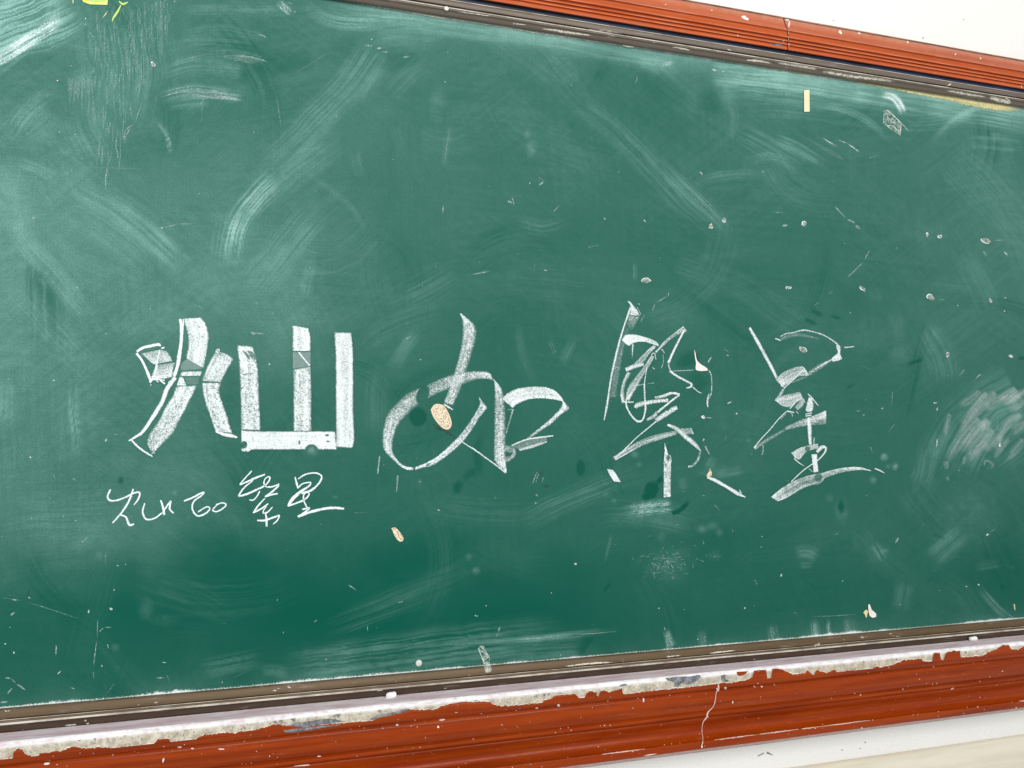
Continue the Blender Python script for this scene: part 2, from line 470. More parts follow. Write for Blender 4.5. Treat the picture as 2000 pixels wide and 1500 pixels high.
ledge['label'] = 'narrow pinkish ledge white with chalk dust along its front edge'
pl = profile([(1309.5, LD + 0.0024), (1313, LD + 0.0026), (1318, LD + 0.0026), (1324, LD + 0.0022), (1328.5, LD + 0.0012)])
G = np.zeros((len(pl), nxl, 3)); G[:, :, 0] = xs
G[:, :, 1] = -(pl[:, 0][:, None] + w * np.linspace(1, 0, len(pl))[:, None]); G[:, :, 2] = pl[:, 1][:, None] + w * 0.5 * np.linspace(1, 0, len(pl))[:, None]
me = grid_mesh('plaster_face', G, True)
attr(me, 'dust', np.clip(np.linspace(0.75, -1.9, len(pl))[:, None] * (0.4 + 1.1 * fbm(xs * 40, xs * 0, 6))[None, :], 0, 1))
pf = link('plaster_face', me, M_PLASTER, low)
pf['label'] = 'strip of bare cream plaster where the red paint has peeled off'
prof_low = profile([(1326.3, LD - 0.004), (1326.8, LD + 0.0036), (1330, LD + 0.004), (1335, LD + 0.0010), (1337.0, LD - 0.005), (1338.6, LD - 0.004), (1342, LD - 0.0018),
                    (1352, LD - 0.0006), (1364, LD - 0.0018), (1373, LD - 0.0052), (1376.6, LD - 0.0088), (1378.4, LD - 0.0045), (1382, LD - 0.0040), (1385.4, LD - 0.0058),
                    (1387.5, LD - 0.0110), (1390, LD - 0.0098), (1399, LD - 0.0150), (1409, LD - 0.0170), (1419, LD - 0.0130), (1427, LD - 0.0040), (1430, LD - 0.0005),
                    (1431.2, LD + 0.0040), (1433, LD + 0.0060), (1436, LD + 0.0060), (1445.5, LD + 0.0045), (1447, LD + 0.002), (1449, LD - 0.02), (1452, -WALL_Y)], 1)
run('moulding_face', prof_low, M_RED_LOW, low, key='rl', seed=7, wob=0.0006)
_tables['rl'] += list(zip([1310, 1318, 1325], [LD + 0.0026] * 3)) + [(1290, 0.028), (1294, 0.039), (1299, LD - 0.006), (1303, LD)]

# ---- peeling red paint skin on the plaster face
peel = '''-60,1482 -20,1486 5,1486 25,1484 26,1468 32,1463 42,1463 48,1472 60,1477 61,1481 76,1480 77,1472 88,1469 95,1471 108,1466 118,1467 140,1459
146,1458 165,1462 200,1460 213,1459 215,1463 222,1466 240,1463 260,1460 275,1459 285,1462 297,1459 303,1450 308,1444 320,1443 331,1443 333,1456 345,1454
355,1447 365,1447 380,1448 385,1441 400,1435 420,1434 445,1430 460,1433 465,1429 480,1428 500,1425 515,1421 525,1417 540,1414 553,1416 590,1421 605,1419 640,1414 665,1413 680,1412
700,1409 720,1411 740,1402 765,1397 790,1391 805,1386 820,1386 850,1385 865,1379 880,1374 905,1371 925,1371 940,1370 958,1371 967,1378 985,1379 1000,1378 1020,1377 1060,1372 1065,1367 1078,1364 1085,1358
1100,1357 1125,1355 1130,1362 1142,1363 1146,1353 1150,1350 1165,1351 1164,1358 1169,1360 1172,1350 1178,1348 1190,1353 1200,1348 1215,1344 1217,1356 1225,1356 1250,1352 1300,1347
1345,1342 1375,1339 1400,1336 1430,1333 1460,1327 1470,1322 1473,1311 1480,1309 1496,1308 1499,1325 1506,1324 1509,1307 1518,1306 1530,1308 1548,1317 1555,1317 1573,1314 1577,1310 1580,1311 1584,1316 1591,1317 1593,1310 1600,1309
1610,1313 1617,1315 1625,1309 1632,1308 1635,1314 1650,1313 1655,1308 1660,1309 1666,1312 1706,1307 1712,1300 1718,1304 1735,1300 1750,1296 1765,1289 1780,1288 1800,1287 1803,1292 1821,1291 1824,1276 1835,1275 1838,1289 1843,1288
1848,1275 1862,1271 1875,1272 1877,1284 1900,1283 1922,1280 1930,1274 1945,1268 1958,1260 1970,1260 1976,1268 1990,1269 2000,1262 2040,1262 2080,1258'''
pk = np.array([[float(a) for a in s.split(',')] for s in peel.split()])
xx = []; yy = []
for i in range(len(pk) - 1):
    for t in np.linspace(0, 1, max(2, int(np.hypot(*(pk[i + 1] - pk[i])) / 2.0)), endpoint=False):
        q = pk[i] * (1 - t) + pk[i + 1] * t
        xx.append(q[0]); yy.append(q[1])
xx = np.array(xx); yy = np.array(yy)
yy = yy + (fbm(xx * 0.42, yy * 0, 9, 5) - 0.5) * 6.5
base = VPY + (1327.3 - VPY) * (VPX - xx) / (VPX - 1500)
yy = np.minimum(yy, base - 0.15)
def skin(name, top, bot, xx, mat, lift, parent, rows=4):
    rowsP = []
    for v in [-0.0] + list(np.linspace(0, 1, rows)):
        y = top * (1 - v) + bot * v
        rowsP.append(at(xx, y, LD + 0.0024 + (lift if rowsP else -0.0004)))
    me = grid_mesh(name, np.array(rowsP))
    return link(name, me, mat, parent)
rim_top = np.minimum(yy - 2.6 * np.clip(fbm(xx * 0.25, xx * 0, 12) * 2 - .55, 0, 1), base - 0.1)
rim = skin('paint_edge', rim_top, base, xx, M_CREAM, 0.0006, low)
sk = skin('peeling_paint', yy, base, xx, M_RED_LOW, 0.0020, low)
rim['label'] = 'pale chipped edge of the peeling red paint'
sk['label'] = 'ragged skin of red paint peeling from the plaster'

# ------------------------------------------------------------------ writing surface with chalk dust and painted-in sheen
def seg_dist(PX, PY, pts):
    """signed lateral distance and position 0..1 along a polyline, per point"""
    best = np.full(PX.shape, 1e18); lat = np.zeros(PX.shape); al = np.zeros(PX.shape)
    L = np.concatenate([[0], np.cumsum(np.hypot(*np.diff(pts, axis=0).T))]); T = L[-1]
    for i in range(len(pts) - 1):
        a = pts[i]; e = pts[i + 1] - a; l = np.hypot(*e) + 1e-9
        rx = PX - a[0]; ry = PY - a[1]
        t = (rx * e[0] + ry * e[1]) / (l * l)
        tc = np.clip(t, 0, 1)
        d2 = (rx - tc * e[0]) ** 2 + (ry - tc * e[1]) ** 2
        m = d2 < best
        best = np.where(m, d2, best)
        lat = np.where(m, (rx * e[1] - ry * e[0]) / l, lat)
        tt = t if i in (0, len(pts) - 2) else tc
        al = np.where(m, (L[i] + np.clip(tt, -5 if i == 0 else 0, 5 if i == len(pts) - 2 else 1) * l) / T, al)
    return np.sqrt(best), lat, al
def catmull(p, n):
    p = np.array(p, float)
    if len(p) == 2:
        return p[0] + (p[1] - p[0]) * np.linspace(0, 1, n)[:, None]
    q = np.vstack([2 * p[0] - p[1], p, 2 * p[-1] - p[-2]])
    L = np.concatenate([[0], np.cumsum(np.maximum(np.hypot(*np.diff(p[:, :2], axis=0).T), 1e-6))])
    out = []
    for s in np.linspace(0, L[-1], n):
        i = min(np.searchsorted(L, s, side='right') - 1, len(p) - 2); i = max(i, 0)
        t = (s - L[i]) / (L[i + 1] - L[i])
        a, b, c, d = q[i], q[i + 1], q[i + 2], q[i + 3]
        out.append(0.5 * (2 * b + (c - a) * t + (2 * a - 5 * b + 4 * c - d) * t * t + (3 * b - a - 3 * c + d) * t ** 3))
    return np.array(out)

PITCHM = 0.0019
vx0 = float(pt(-40, 750)[0]); vx1 = float(pt(2040, 750)[0])
gx = np.concatenate([np.linspace(xb0, vx0, 12, endpoint=False), np.arange(vx0, vx1, PITCHM), np.linspace(vx1, xb1, 14)])
vz1 = float(pt(0, -30)[2])
zt = min(Z_TOP, vz1)
gz = np.arange(Z_BOT, Z_TOP + PITCHM, PITCHM)
GX, GZ = np.meshgrid(gx, gz)
P = np.stack([GX, np.zeros_like(GX), GZ], -1)
U, V = to_px(P.reshape(-1, 3)); U = U.reshape(GX.shape); V = V.reshape(GX.shape)

bx = [-300, 0, 250, 500, 750, 1000, 1250, 1500, 1750, 2000, 2300]
by = [-300, 0, 200, 400, 600, 800, 1000, 1120, 1200, 1320, 1500]
BT = [[.34, .36, .30, .28, .30, .27, .26, .30, .32, .34, .34],
      [.40, .44, .32, .28, .30, .27, .26, .30, .32, .34, .34],
      [.42, .41, .32, .27, .26, .24, .22, .25, .28, .31, .32],
      [.64, .62, .46, .33, .23, .21, .20, .22, .25, .40, .44],
      [.56, .53, .48, .43, .19, .17, .18, .19, .22, .33, .36],
      [.46, .46, .36, .22, .165, .145, .16, .165, .185, .23, .25],
      [.42, .40, .30, .17, .13, .12, .145, .15, .155, .155, .16],
      [.25, .22, .08, .035, .03, .05, .09, .10, .105, .07, .06],
      [.13, .10, .035, .02, .015, .03, .065, .085, .10, .07, .06],
      [.09, .09, .06, .055, .055, .06, .08, .11, .11, .09, .08],
      [.09, .09, .06, .055, .055, .06, .08, .11, .11, .09, .08]]
BT = np.array(BT) * 0.645 - 0.012  # base haze: uneven chalk dust, with soft window sheen painted into it
def bilin(x, y):
    def loc(v, k):
        k = np.array(k, float); i = np.clip(np.searchsorted(k, v) - 1, 0, len(k) - 2)
        t = np.clip((v - k[i]) / (k[i + 1] - k[i]), 0, 1)
        return i, t * t * (3 - 2 * t) * 0.6 + t * 0.4
    i, s = loc(x, bx); j, t = loc(y, by)
    return (BT[j, i] * (1 - s) + BT[j, i + 1] * s) * (1 - t) + (BT[j + 1, i] * (1 - s) + BT[j + 1, i + 1] * s) * t
wu = U + (fbm(U / 190, V / 190, 1) - 0.5) * 260; wv = V + (fbm(U / 190, V / 190, 2) - 0.5) * 200
film = bilin(wu, wv)
film *= 0.72 + 0.56 * fbm(U / 120, V / 120, 3, 5)
# broad scrubbing marks of the eraser, in many directions
for k, (ang, sc, am) in enumerate([(6, 1, .10), (-10, 1, .09), (35, 1, .10), (-38, 1, .10), (85, 1, .08), (62, 1, .07)]):
    a = math.radians(ang); p = U * math.cos(a) + V * math.sin(a); q = -U * math.sin(a) + V * math.cos(a)
    region = sstep(0.46, 0.62, fbm(U / 170, V / 170, 20 + k, 2))
    film *= 1 + am * 3.2 * region * (fbm(p / 160, q / 6.0, 30 + k, 3) - 0.5)
white = np.zeros_like(film); wet = np.zeros_like(film)

def swipe(pts, w, a, wh=0.0, streak=0.6, lines=6.0, f0=0.35, f1=0.35, soft=0.55, seed=None, target='film'):
    global film, white, wet
    seed = swipe.k = swipe.k + 1
    p = catmull(pts, max(6, 6 * len(pts)))
    m = w * 0.75 + 6
    sel = (U > p[:, 0].min() - m) & (U < p[:, 0].max() + m) & (V > p[:, 1].min() - m) & (V < p[:, 1].max() + m)
    if not sel.any(): return
    x = U[sel]; y = V[sel]
    d, lat, al = seg_dist(x, y, p)
    lat = lat + (fbm(x / 50, y / 50, seed) - 0.5) * w * 0.12
    L = np.hypot(*np.diff(p, axis=0).T).sum()
    prof = 1 - sstep(0.5 * (1 - soft), 0.5 * (1 + soft), np.abs(lat) / w)
    ends = sstep(0, f0 + 1e-3, al) * (1 - sstep(1 - f1 - 1e-3, 1, al))
    ln = fbm(lat / w * lines * 2.4 + 40, al * L / 120, seed, 4)
    st = np.maximum(0, 1 - streak + streak * 2.0 * sstep(0.28, 0.72, ln))
    if target == 'film': a = a * 0.64
    if target == 'wet': a = a * 0.88
    v = a * prof * ends * st * (0.35 + 1.3 * fbm(x / 38, y / 38, seed + 1, 3))
    if target == 'film': film[sel] += v * (1 - 0.4 * film[sel])
    if target == 'wet': wet[sel] = np.maximum(wet[sel], v); film[sel] *= 1 - np.clip(v, 0, 1) * 0.7
    if target == 'erase': film[sel] *= 1 - np.clip(v, 0, 1)
    if wh: white[sel] += v / max(a, 1e-3) * wh
swipe.k = 50
def blob(x, y, rx, ry, a, wh=0.0, rot=0, soft=0.6, target='film', rough=0.25):
    global film, white, wet
    seed = swipe.k = swipe.k + 1
    c, s = math.cos(math.radians(rot)), math.sin(math.radians(rot))
    m = max(rx, ry) * 1.5
    sel = (np.abs(U - x) < m) & (np.abs(V - y) < m)
    if not sel.any(): return
    dx = U[sel] - x; dy = V[sel] - y
    r = np.sqrt(((dx * c + dy * s) / rx) ** 2 + ((-dx * s + dy * c) / ry) ** 2)
    r = r + (fbm(U[sel] / max(rx, ry) * 3, V[sel] / max(rx, ry) * 3, seed) - 0.5) * rough * 2
    if target == 'film': a = a * 0.62; soft = 0.95
    if target == 'wet': a = a * 0.88
    v = (1 - sstep(1 - soft, 1 + soft * 0.4, r)) * a
    if target == 'film': v = v * (0.4 + 1.2 * fbm(U[sel] / 9, V[sel] / 9, seed + 2, 3))
    if target == 'film': film[sel] += v
    if target == 'wet': wet[sel] = np.maximum(wet[sel], v); film[sel] *= 1 - np.clip(v, 0, 1) * 0.8
    if target == 'erase': film[sel] *= 1 - np.clip(v, 0, 1)
    if wh: white[sel] += v / max(a, 1e-3) * wh

# layered eraser tracks all over
ra = random.Random(21)
for k in range(64):
    x, y = ra.uniform(-80, 2050), ra.uniform(-20, 1330)
    L = ra.uniform(120, 420); a0 = ra.uniform(-.6, .6) + ra.choice([0, 0, .9, -.9, 1.5]); bend = ra.uniform(-.9, .9)
    p = [(x + L * q * math.cos(a0 + bend * q), y + L * q * math.sin(a0 + bend * q)) for q in (0, .33, .66, 1)]
    up_ = 1.0 if y < 620 else 0.6
    swipe(p, ra.uniform(26, 85), ra.uniform(.018, .052) * up_, lines=ra.uniform(6, 12), streak=.95, f0=ra.choice([.06, .4]), f1=.5, soft=.3)
for k in range(34):
    x, y = ra.uniform(-80, 2050), ra.uniform(-20, 1330)
    L = ra.uniform(120, 380); a0 = ra.uniform(-.7, .7) + ra.choice([0, .9, -.9, 1.5]); bend = ra.uniform(-.9, .9)
    p = [(x + L * q * math.cos(a0 + bend * q), y + L * q * math.sin(a0 + bend * q)) for q in (0, .33, .66, 1)]
    swipe(p, ra.uniform(22, 70), ra.uniform(.12, .28), lines=ra.uniform(5, 10), streak=.9, f0=.3, f1=.5, soft=.4, target='erase')
# --- upper left
swipe([(-60, 75), (60, 36), (150, -10)], 125, .70, wh=.02, streak=.85, lines=20, f0=.02, f1=.3, soft=.3)
swipe([(-30, 128), (0, 112), (60, 74), (105, 48), (125, 40)], 28, .45, wh=.26, streak=.7, lines=5, f0=.0, f1=.2, soft=.25)
swipe([(100, 70), (108, 30), (112, -20)], 34, .22, wh=.06, lines=6)
swipe([(-20, 160), (30, 120), (66, 90)], 8, .16)
swipe([(12, 275), (45, 225), (80, 195), (122, 174)], 34, .26, lines=8, streak=.8)
swipe([(40, 280), (110, 220)], 60, .10)
swipe([(230, -10), (235, 60), (245, 140), (225, 260)], 150, .15, lines=22, streak=.9, f1=.4)
swipe([(150, 160), (170, 250), (205, 320)], 90, .10, lines=16, streak=.9)
swipe([(140, 165), (180, 140)], 30, .18, lines=5)
for (pts, w, a, wh) in [([(340, 70), (430, 58), (520, 72)], 22, .10, 0), ([(300, 95), (400, 84), (500, 92)], 26, .10, 0),
                        ([(320, 128), (400, 108), (470, 108), (522, 122)], 16, .16, .05), ([(300, 150), (380, 128), (480, 140)], 26, .14, 0),
                        ([(300, 195), (350, 180), (400, 178), (478, 192)], 22, .18, .06), ([(320, 205), (360, 200), (410, 195)], 24, .15, 0),
                        ([(305, 235), (325, 260), (333, 300)], 10, .18, .05), ([(330, 12), (420, 8), (560, 10)], 36, .14, 0)]:
    swipe(pts, w, a, wh, lines=5, streak=.85, f0=.3, f1=.1)
swipe([(600, -10), (612, 20), (650, 40), (720, 46), (800, 40)], 26, .26, lines=5, streak=.9, f1=.4)
swipe([(640, 0), (680, 22), (760, 30), (880, 40)], 26, .25, lines=5, streak=.9, f1=.4)
swipe([(540, 0), (552, 12), (570, 30)], 14, .22, wh=.1)
swipe([(690, 78), (770, 60), (880, 58)], 60, .18, lines=8)
blob(1290 / 2 + 30, 45, 60, 30, .08)
swipe([(735, 92), (690, 160), (640, 210), (575, 275), (500, 350)], 62, .20, lines=8, streak=.6, f0=.05, f1=.3)
swipe([(770, 112), (735, 150), (700, 210)], 30, .13, lines=6)
swipe([(835, 105), (790, 145), (740, 190)], 60, .10, lines=8)
swipe([(690, 250), (640, 290), (560, 350), (500, 410)], 50, .13, lines=8)
swipe([(690, 285), (700, 330), (705, 350)], 18, .13, lines=4)
swipe([(545, 340), (500, 385), (470, 425), (455, 480), (450, 530)], 40, .42, wh=.04, lines=9, streak=.95, f0=.15, f1=.35)
swipe([(640, 390), (585, 450), (530, 520), (470, 590)], 60, .14, lines=10, streak=.9)
swipe([(560, 310), (680, 400), (720, 470)], 12, .10)
swipe([(610, 500), (590, 590)], 24, .12, lines=5)
swipe([(445, 400), (432, 470), (425, 520)], 40, .12, lines=9, streak=.9)
swipe([(880, 240), (872, 290), (866, 330)], 12, .12)
blob(855, 195, 18, 26, .16, rot=20); blob(1038, 290, 10, 18, .2, wh=.06); blob(1030, 262, 9, 9, .16, wh=.05)
swipe([(770, 240), (790, 310)], 20, .08)
# --- left
swipe([(30, 315), (70, 328), (112, 352)], 20, .16, lines=5, streak=.9)
blob(12, 370, 55, 60, .22); blob(40, 430, 34, 45, .13)
swipe([(22, 425), (55, 480), (95, 525), (140, 580), (190, 650)], 36, .24, lines=8, streak=.6, f0=.1, f1=.35)
swipe([(0, 540), (70, 610), (140, 690), (205, 745)], 50, .12, lines=9, streak=.8)
swipe([(130, 360), (215, 405), (290, 460), (365, 535)], 46, .26, lines=9, streak=.75, f0=.25, f1=.2)
swipe([(110, 400), (210, 460), (300, 540)], 60, .12, lines=10, streak=.9)
swipe([(60, 470), (200, 545), (320, 580)], 60, .08, lines=10)
blob(290, 620, 90, 50, .10, soft=.8); blob(400, 530, 70, 60, .10, soft=.8)
swipe([(143, 735), (143, 790), (150, 860), (150, 925)], 20, .26, wh=.03, lines=5, streak=.9, f1=.5)
swipe([(8, 735), (10, 790), (0, 840)], 44, .24, lines=4, f1=.4)
swipe([(75, 540), (90, 560)], 8, .12)
blob(230, 905, 40, 25, .09); blob(160, 1060, 30, 18, .11, rot=-30); blob(195, 1085, 9, 9, .15)
swipe([(0, 1000), (120, 995), (260, 990)], 90, .07, lines=10, streak=.9)
blob(225, 1265, 9, 9, .14); blob(285, 1190, 16, 22, .12); blob(320, 1210, 30, 12, .08)
swipe([(380, 1310), (440, 1300), (520, 1285)], 34, .10, lines=8, streak=.9)
# --- middle
swipe([(740, 610), (820, 570), (900, 520)], 60, .08, lines=9, streak=.9)
swipe([(690, 690), (760, 640), (880, 600)], 40, .07, lines=8, streak=.9)
swipe([(820, 640), (790, 680), (760, 730)], 26, .15, lines=5)
swipe([(750, 700), (735, 780), (740, 860)], 40, .08, lines=6)
swipe([(1125, 655), (1105, 695), (1100, 720)], 16, .12, lines=3); swipe([(1012, 620), (1020, 690), (1050, 760)], 16, .08)
swipe([(1000, 430), (1060, 445), (1110, 430)], 26, .10, lines=6, streak=.9)
swipe([(1240, 510), (1240, 550)], 8, .14)
blob(1320, 620, 55, 40, .07, soft=.8)
swipe([(1090, 180), (1180, 235), (1270, 320), (1345, 400), (1440, 478)], 46, .12, lines=6, streak=.9)
swipe([(1300, 330), (1370, 400), (1438, 470)], 24, .16, lines=4, streak=.95)
swipe([(1240, 100), (1330, 180), (1400, 230)], 60, .07, lines=8)
swipe([(1130, 130), (1090, 150)], 40, .06)
# --- along the top rail and upper right
swipe([(740, 28), (860, 52), (1000, 68), (1120, 86), (1250, 112), (1400, 132)], 34, .28, lines=3, streak=.5, f0=.2)
swipe([(1380, 138), (1550, 160), (1750, 192), (2010, 236)], 46, .40, wh=.0, lines=8, streak=.6, f0=.05, f1=0)
blob(1285, 122, 42, 24, .30, rot=15, wh=.03); swipe([(1200, 95), (1240, 108), (1300, 150)], 20, .16)
swipe([(1290, 128), (1318, 122)], 8, .2, wh=.1)
swipe([(1390, 150), (1520, 160), (1650, 175)], 66, .34, lines=12, streak=.95, f1=.35)
blob(1420, 185, 24, 32, .22); swipe([(1425, 200), (1435, 235), (1420, 275)], 16, .14)
blob(1555, 210, 60, 30, .10)
swipe([(1580, 205), (1640, 212), (1700, 240), (1745, 285)], 12, .30, lines=3, streak=.6)
swipe([(1500, 265), (1560, 290), (1625, 330)], 26, .20, lines=5, streak=.95)
swipe([(1430, 250), (1520, 300), (1575, 335)], 40, .12, lines=7, streak=.95)
swipe([(1345, 362), (1400, 345), (1470, 340), (1540, 350)], 18, .16, lines=4)
swipe([(1440, 320), (1500, 305), (1560, 320)], 20, .12, lines=5, streak=.95)
swipe([(1400, 165), (1560, 175), (1760, 200)], 120, .07, lines=12, streak=.95)
swipe([(1812, 290), (1850, 248), (1890, 222), (1940, 214), (2020, 250)], 16, .30, lines=3, streak=.6)
swipe([(1800, 200), (1860, 220), (1930, 215)], 30, .16, lines=5)
swipe([(1720, 186), (1752, 192), (1768, 222)], 12, .3, wh=.12, f0=.2); swipe([(1715, 210), (1735, 198)], 8, .2)
swipe([(1880, 275), (2010, 285)], 30, .13, lines=6, streak=.9); blob(1945, 263, 10, 8, .2, wh=.05)
swipe([(1710, 230), (1800, 235), (1900, 225)], 40, .10, lines=8, streak=.9)
swipe([(1716, 184), (1742, 189), (1757, 205), (1766, 226)], 13, .5, wh=.25, f0=.3, f1=.3, streak=.6); blob(1810, 455, 60, 20, .05); swipe([(1870, 480), (1915, 560), (1940, 620)], 60, .08, lines=8)
blob(1705, 575, 22, 20, .06)
# --- right
swipe([(1990, 770), (1930, 800), (1870, 880), (1848, 940)], 110, .15, lines=14, streak=.8, f0=.05, f1=.35, soft=.5)
swipe([(2020, 800), (1960, 850), (1900, 900)], 100, .12, lines=12, streak=.8, f0=.05)
swipe([(1795, 640), (1835, 700), (1845, 760)], 60, .14, lines=8, streak=.7, f0=.2, f1=.4)
blob(1760, 690, 22, 22, .12); swipe([(1745, 600), (1760, 680)], 30, .07)
blob(1690, 660, 60, 40, .07, soft=.8)
swipe([(1815, 860), (1810, 900), (1795, 960)], 36, .13); blob(1825, 880, 18, 30, .10)
blob(1900, 1000, 60, 70, .10, soft=.8, rot=30); swipe([(1890, 1030), (1850, 1065), (1810, 1100)], 40, .16, lines=6)
blob(1727, 893, 8, 8, .3, wh=.1); blob(1748, 911, 7, 8, .28, wh=.1); blob(1706, 937, 8, 8, .28, wh=.08); blob(1735, 911, 5, 5, .2)
blob(1643, 1000, 15, 25, .16); blob(1643, 990, 8, 16, .9, target='erase'); blob(1621, 972, 8, 8, .14)
swipe([(1552, 1085), (1575, 1080), (1600, 1092)], 22, .22, lines=7, streak=.6, soft=.9); swipe([(1560, 1105), (1590, 1103)], 10, .24)
swipe([(1700, 1060), (1715, 1085), (1722, 1100)], 26, .2, lines=5, streak=.9); swipe([(1715, 1078), (1740, 1075)], 8, .15)
blob(1370, 1033, 12, 8, .25); blob(1392, 1028, 12, 8, .22); blob(1405, 1040, 8, 8, .18); blob(1395, 1085, 14, 10, .10)
swipe([(1900, 1110), (1960, 1098)], 16, .13, lines=4); swipe([(1905, 1140), (1950, 1190), (1980, 1210)], 14, .2, wh=.05, lines=3)
swipe([(1770, 1130), (1760, 1200)], 34, .08, lines=5)
# --- bottom
swipe([(1205, 1003), (1250, 995), (1315, 988)], 24, .46, wh=.10, lines=6, streak=.95, f0=.5, f1=.12)
swipe([(1150, 1010), (1220, 1000), (1310, 1015), (1370, 1030)], 50, .11, lines=8, streak=.9)
swipe([(1000, 1030), (1090, 985), (1200, 940), (1275, 918)], 40, .12, lines=8, streak=.9)
swipe([(1390, 930), (1460, 915)], 18, .15, lines=4); swipe([(1380, 915), (1395, 890)], 14, .14)
blob(1395, 918, 26, 18, .12)
swipe([(1330, 930), (1340, 960)], 16, .12, lines=4)
blob(1305, 1100, 55, 40, .10, rough=.4)
swipe([(1300, 1035), (1285, 1060)], 14, .08); swipe([(1195, 1040), (1180, 1105)], 5, .16, f0=.2, f1=.5)
swipe([(540, 1310), (700, 1290), (880, 1265), (1020, 1250), (1130, 1240)], 70, .16, lines=11, streak=.95, f0=.2)
swipe([(840, 1260), (1000, 1252), (1220, 1228)], 12, .20, lines=3, streak=.9)
swipe([(1000, 1275), (1150, 1262)], 50, .12, lines=10, streak=.95)
swipe([(505, 1315), (530, 1310), (570, 1318)], 22, .16, lines=4)
swipe([(620, 1240), (720, 1200), (860, 1150)], 40, .07, lines=8, streak=.95); swipe([(660, 1210), (800, 1150), (950, 1100)], 30, .06, lines=6)
swipe([(820, 985), (960, 1000), (1080, 990)], 60, .05, lines=9, streak=.9)
for (x, w, a) in [(1592, 16, .26), (1618, 7, .2), (1508, 20, .08), (1372, 18, .12), (1305, 10, .16), (1660, 26, .07)]:
    yb = 1254 - (x - 1500) * 0.0875
    swipe([(x - 2, yb - 40), (x + 2, yb)], w, a, wh=.08, f0=.5, f1=0, lines=3)
swipe([(1298, 1228), (1312, 1262)], 14, .2, wh=.06, f0=.3, f1=0)
blob(930, 1115, 8, 8, .22, wh=.05); blob(915, 1088, 7, 8, .16)
blob(610, 880, 11, 10, .30, wh=.05); blob(608, 875, 20, 16, .05)
blob(341, 963, 5, 5, .35); blob(820, 940, 4, 4, .25); blob(655, 971, 6, 3, .22)
for (x, y, r) in [(1240, 855 + 32, 8), (1248, 907, 6), (1182, 965, 6), (1200, 978, 6), (1462, 860, 5)]: blob(x, y, r, r, .2)
# --- clean or wet dark spots
blob(816, 814, 18, 19, .75, target='wet', soft=.2, rough=.08)
swipe([(955, 840), (937, 860), (932, 890), (935, 915), (915, 935)], 14, .35, target='wet', streak=.3)
blob(918, 925, 20, 9, .45, rot=-40, target='wet'); swipe([(905, 935), (895, 950), (890, 970)], 14, .5, target='wet', streak=.3); blob(893, 952, 10, 10, .5, target='wet')
blob(1134, 914, 9, 17, .65, target='wet', soft=.3, rough=.1)
blob(1272, 957, 14, 20, .85, target='wet', soft=.25, rot=25); blob(1262, 970, 9, 7, .8, target='wet', soft=.3); swipe([(1280, 945), (1297, 930)], 9, .8, target='wet', streak=.2)
swipe([(1348, 976), (1330, 995), (1312, 1003)], 8, .8, target='wet', streak=.2, f1=.05)
blob(1345, 702, 26, 18, .45, rot=-25, target='wet'); blob(1365, 745, 22, 26, .30, target='wet')
blob(236, 938, 6, 8, .55, target='wet')
swipe([(1768, 715), (1805, 700)], 7, .6, target='wet', streak=.2); blob(1995, 700, 8, 4, .6, target='wet'); swipe([(1650, 762), (1672, 748)], 5, .45, target='wet')
swipe([(1150, 1245), (1138, 1265), (1128, 1283)], 16, .7, target='wet', streak=.2, f0=.1); blob(1152, 1250, 8, 7, .6, target='wet')
swipe([(1195, 1135), (1175, 1160)], 6, .5, target='wet', streak=.2); blob(730, 1295, 12, 7, .35, target='wet', rot=40); swipe([(750, 1300), (768, 1312)], 8, .4, target='wet')
swipe([(1815, 1040), (1850, 1055)], 6, .35, target='wet'); swipe([(1580, 605), (1610, 618)], 9, .35, target='wet'); swipe([(1568, 622), (1600, 635)], 9, .35, target='wet'); swipe([(1620, 615), (1644, 623)], 6, .35, target='wet')
blob(1958, 1146, 5, 6, .6, target='wet'); blob(560, 120, 60, 26, .3, target='erase'); blob(1290, 170, 60, 26, .35, target='erase', rot=30)
blob(1390, 200, 34, 24, .4, target='erase', rot=30); blob(330, 700, 60, 26, .15, target='erase')
blob(780, 120, 45, 18, .35, target='erase', rot=-10); swipe([(340, 108), (450, 92), (560, 105)], 20, .25, target='erase')
blob(1785, 670, 22, 60, .15, target='erase')
for (x, y, rx, ry, r) in [(640, 690, 90, 60, 0), (620, 780, 40, 60, 0), (330, 740, 20, 60, 0), (450, 760, 14, 60, 0)]:
    blob(x, y, rx, ry, .16, target='erase', rot=r)
# dust along the frame
eb = GZ - Z_BOT; et = Z_TOP - GZ
n1 = fbm(U / 9, V / 60, 71, 3); n2 = fbm(U / 60, V / 60, 72, 3)
white += np.clip(1.25 - eb / (0.0036 + 0.0030 * n1 * n2 * 2 * sstep(.3, .7, n2)), 0, 1.1)
film += 0.25 * np.exp(-eb / 0.018) * n2
film += (0.50 * np.exp(-et / 0.020) * (0.3 + n2)) * sstep(600, 720, U)
white += np.clip(1.0 - et / (0.003 + 0.010 * n1 * n2), 0, 1) * 0.8 * sstep(650, 760, U)
film = np.clip(film, 0.0, 0.95); white = np.clip(white, 0, 1.2); wet = np.clip(wet, 0, 1)
me = grid_mesh('writing_surface', P)
attr(me, 'film', film); attr(me, 'white', white); attr(me, 'wet', wet)
surf = link('writing_surface', me, M_BOARD, board)
surf['label'] = 'green writing surface clouded with smeared chalk dust and painted sheen'

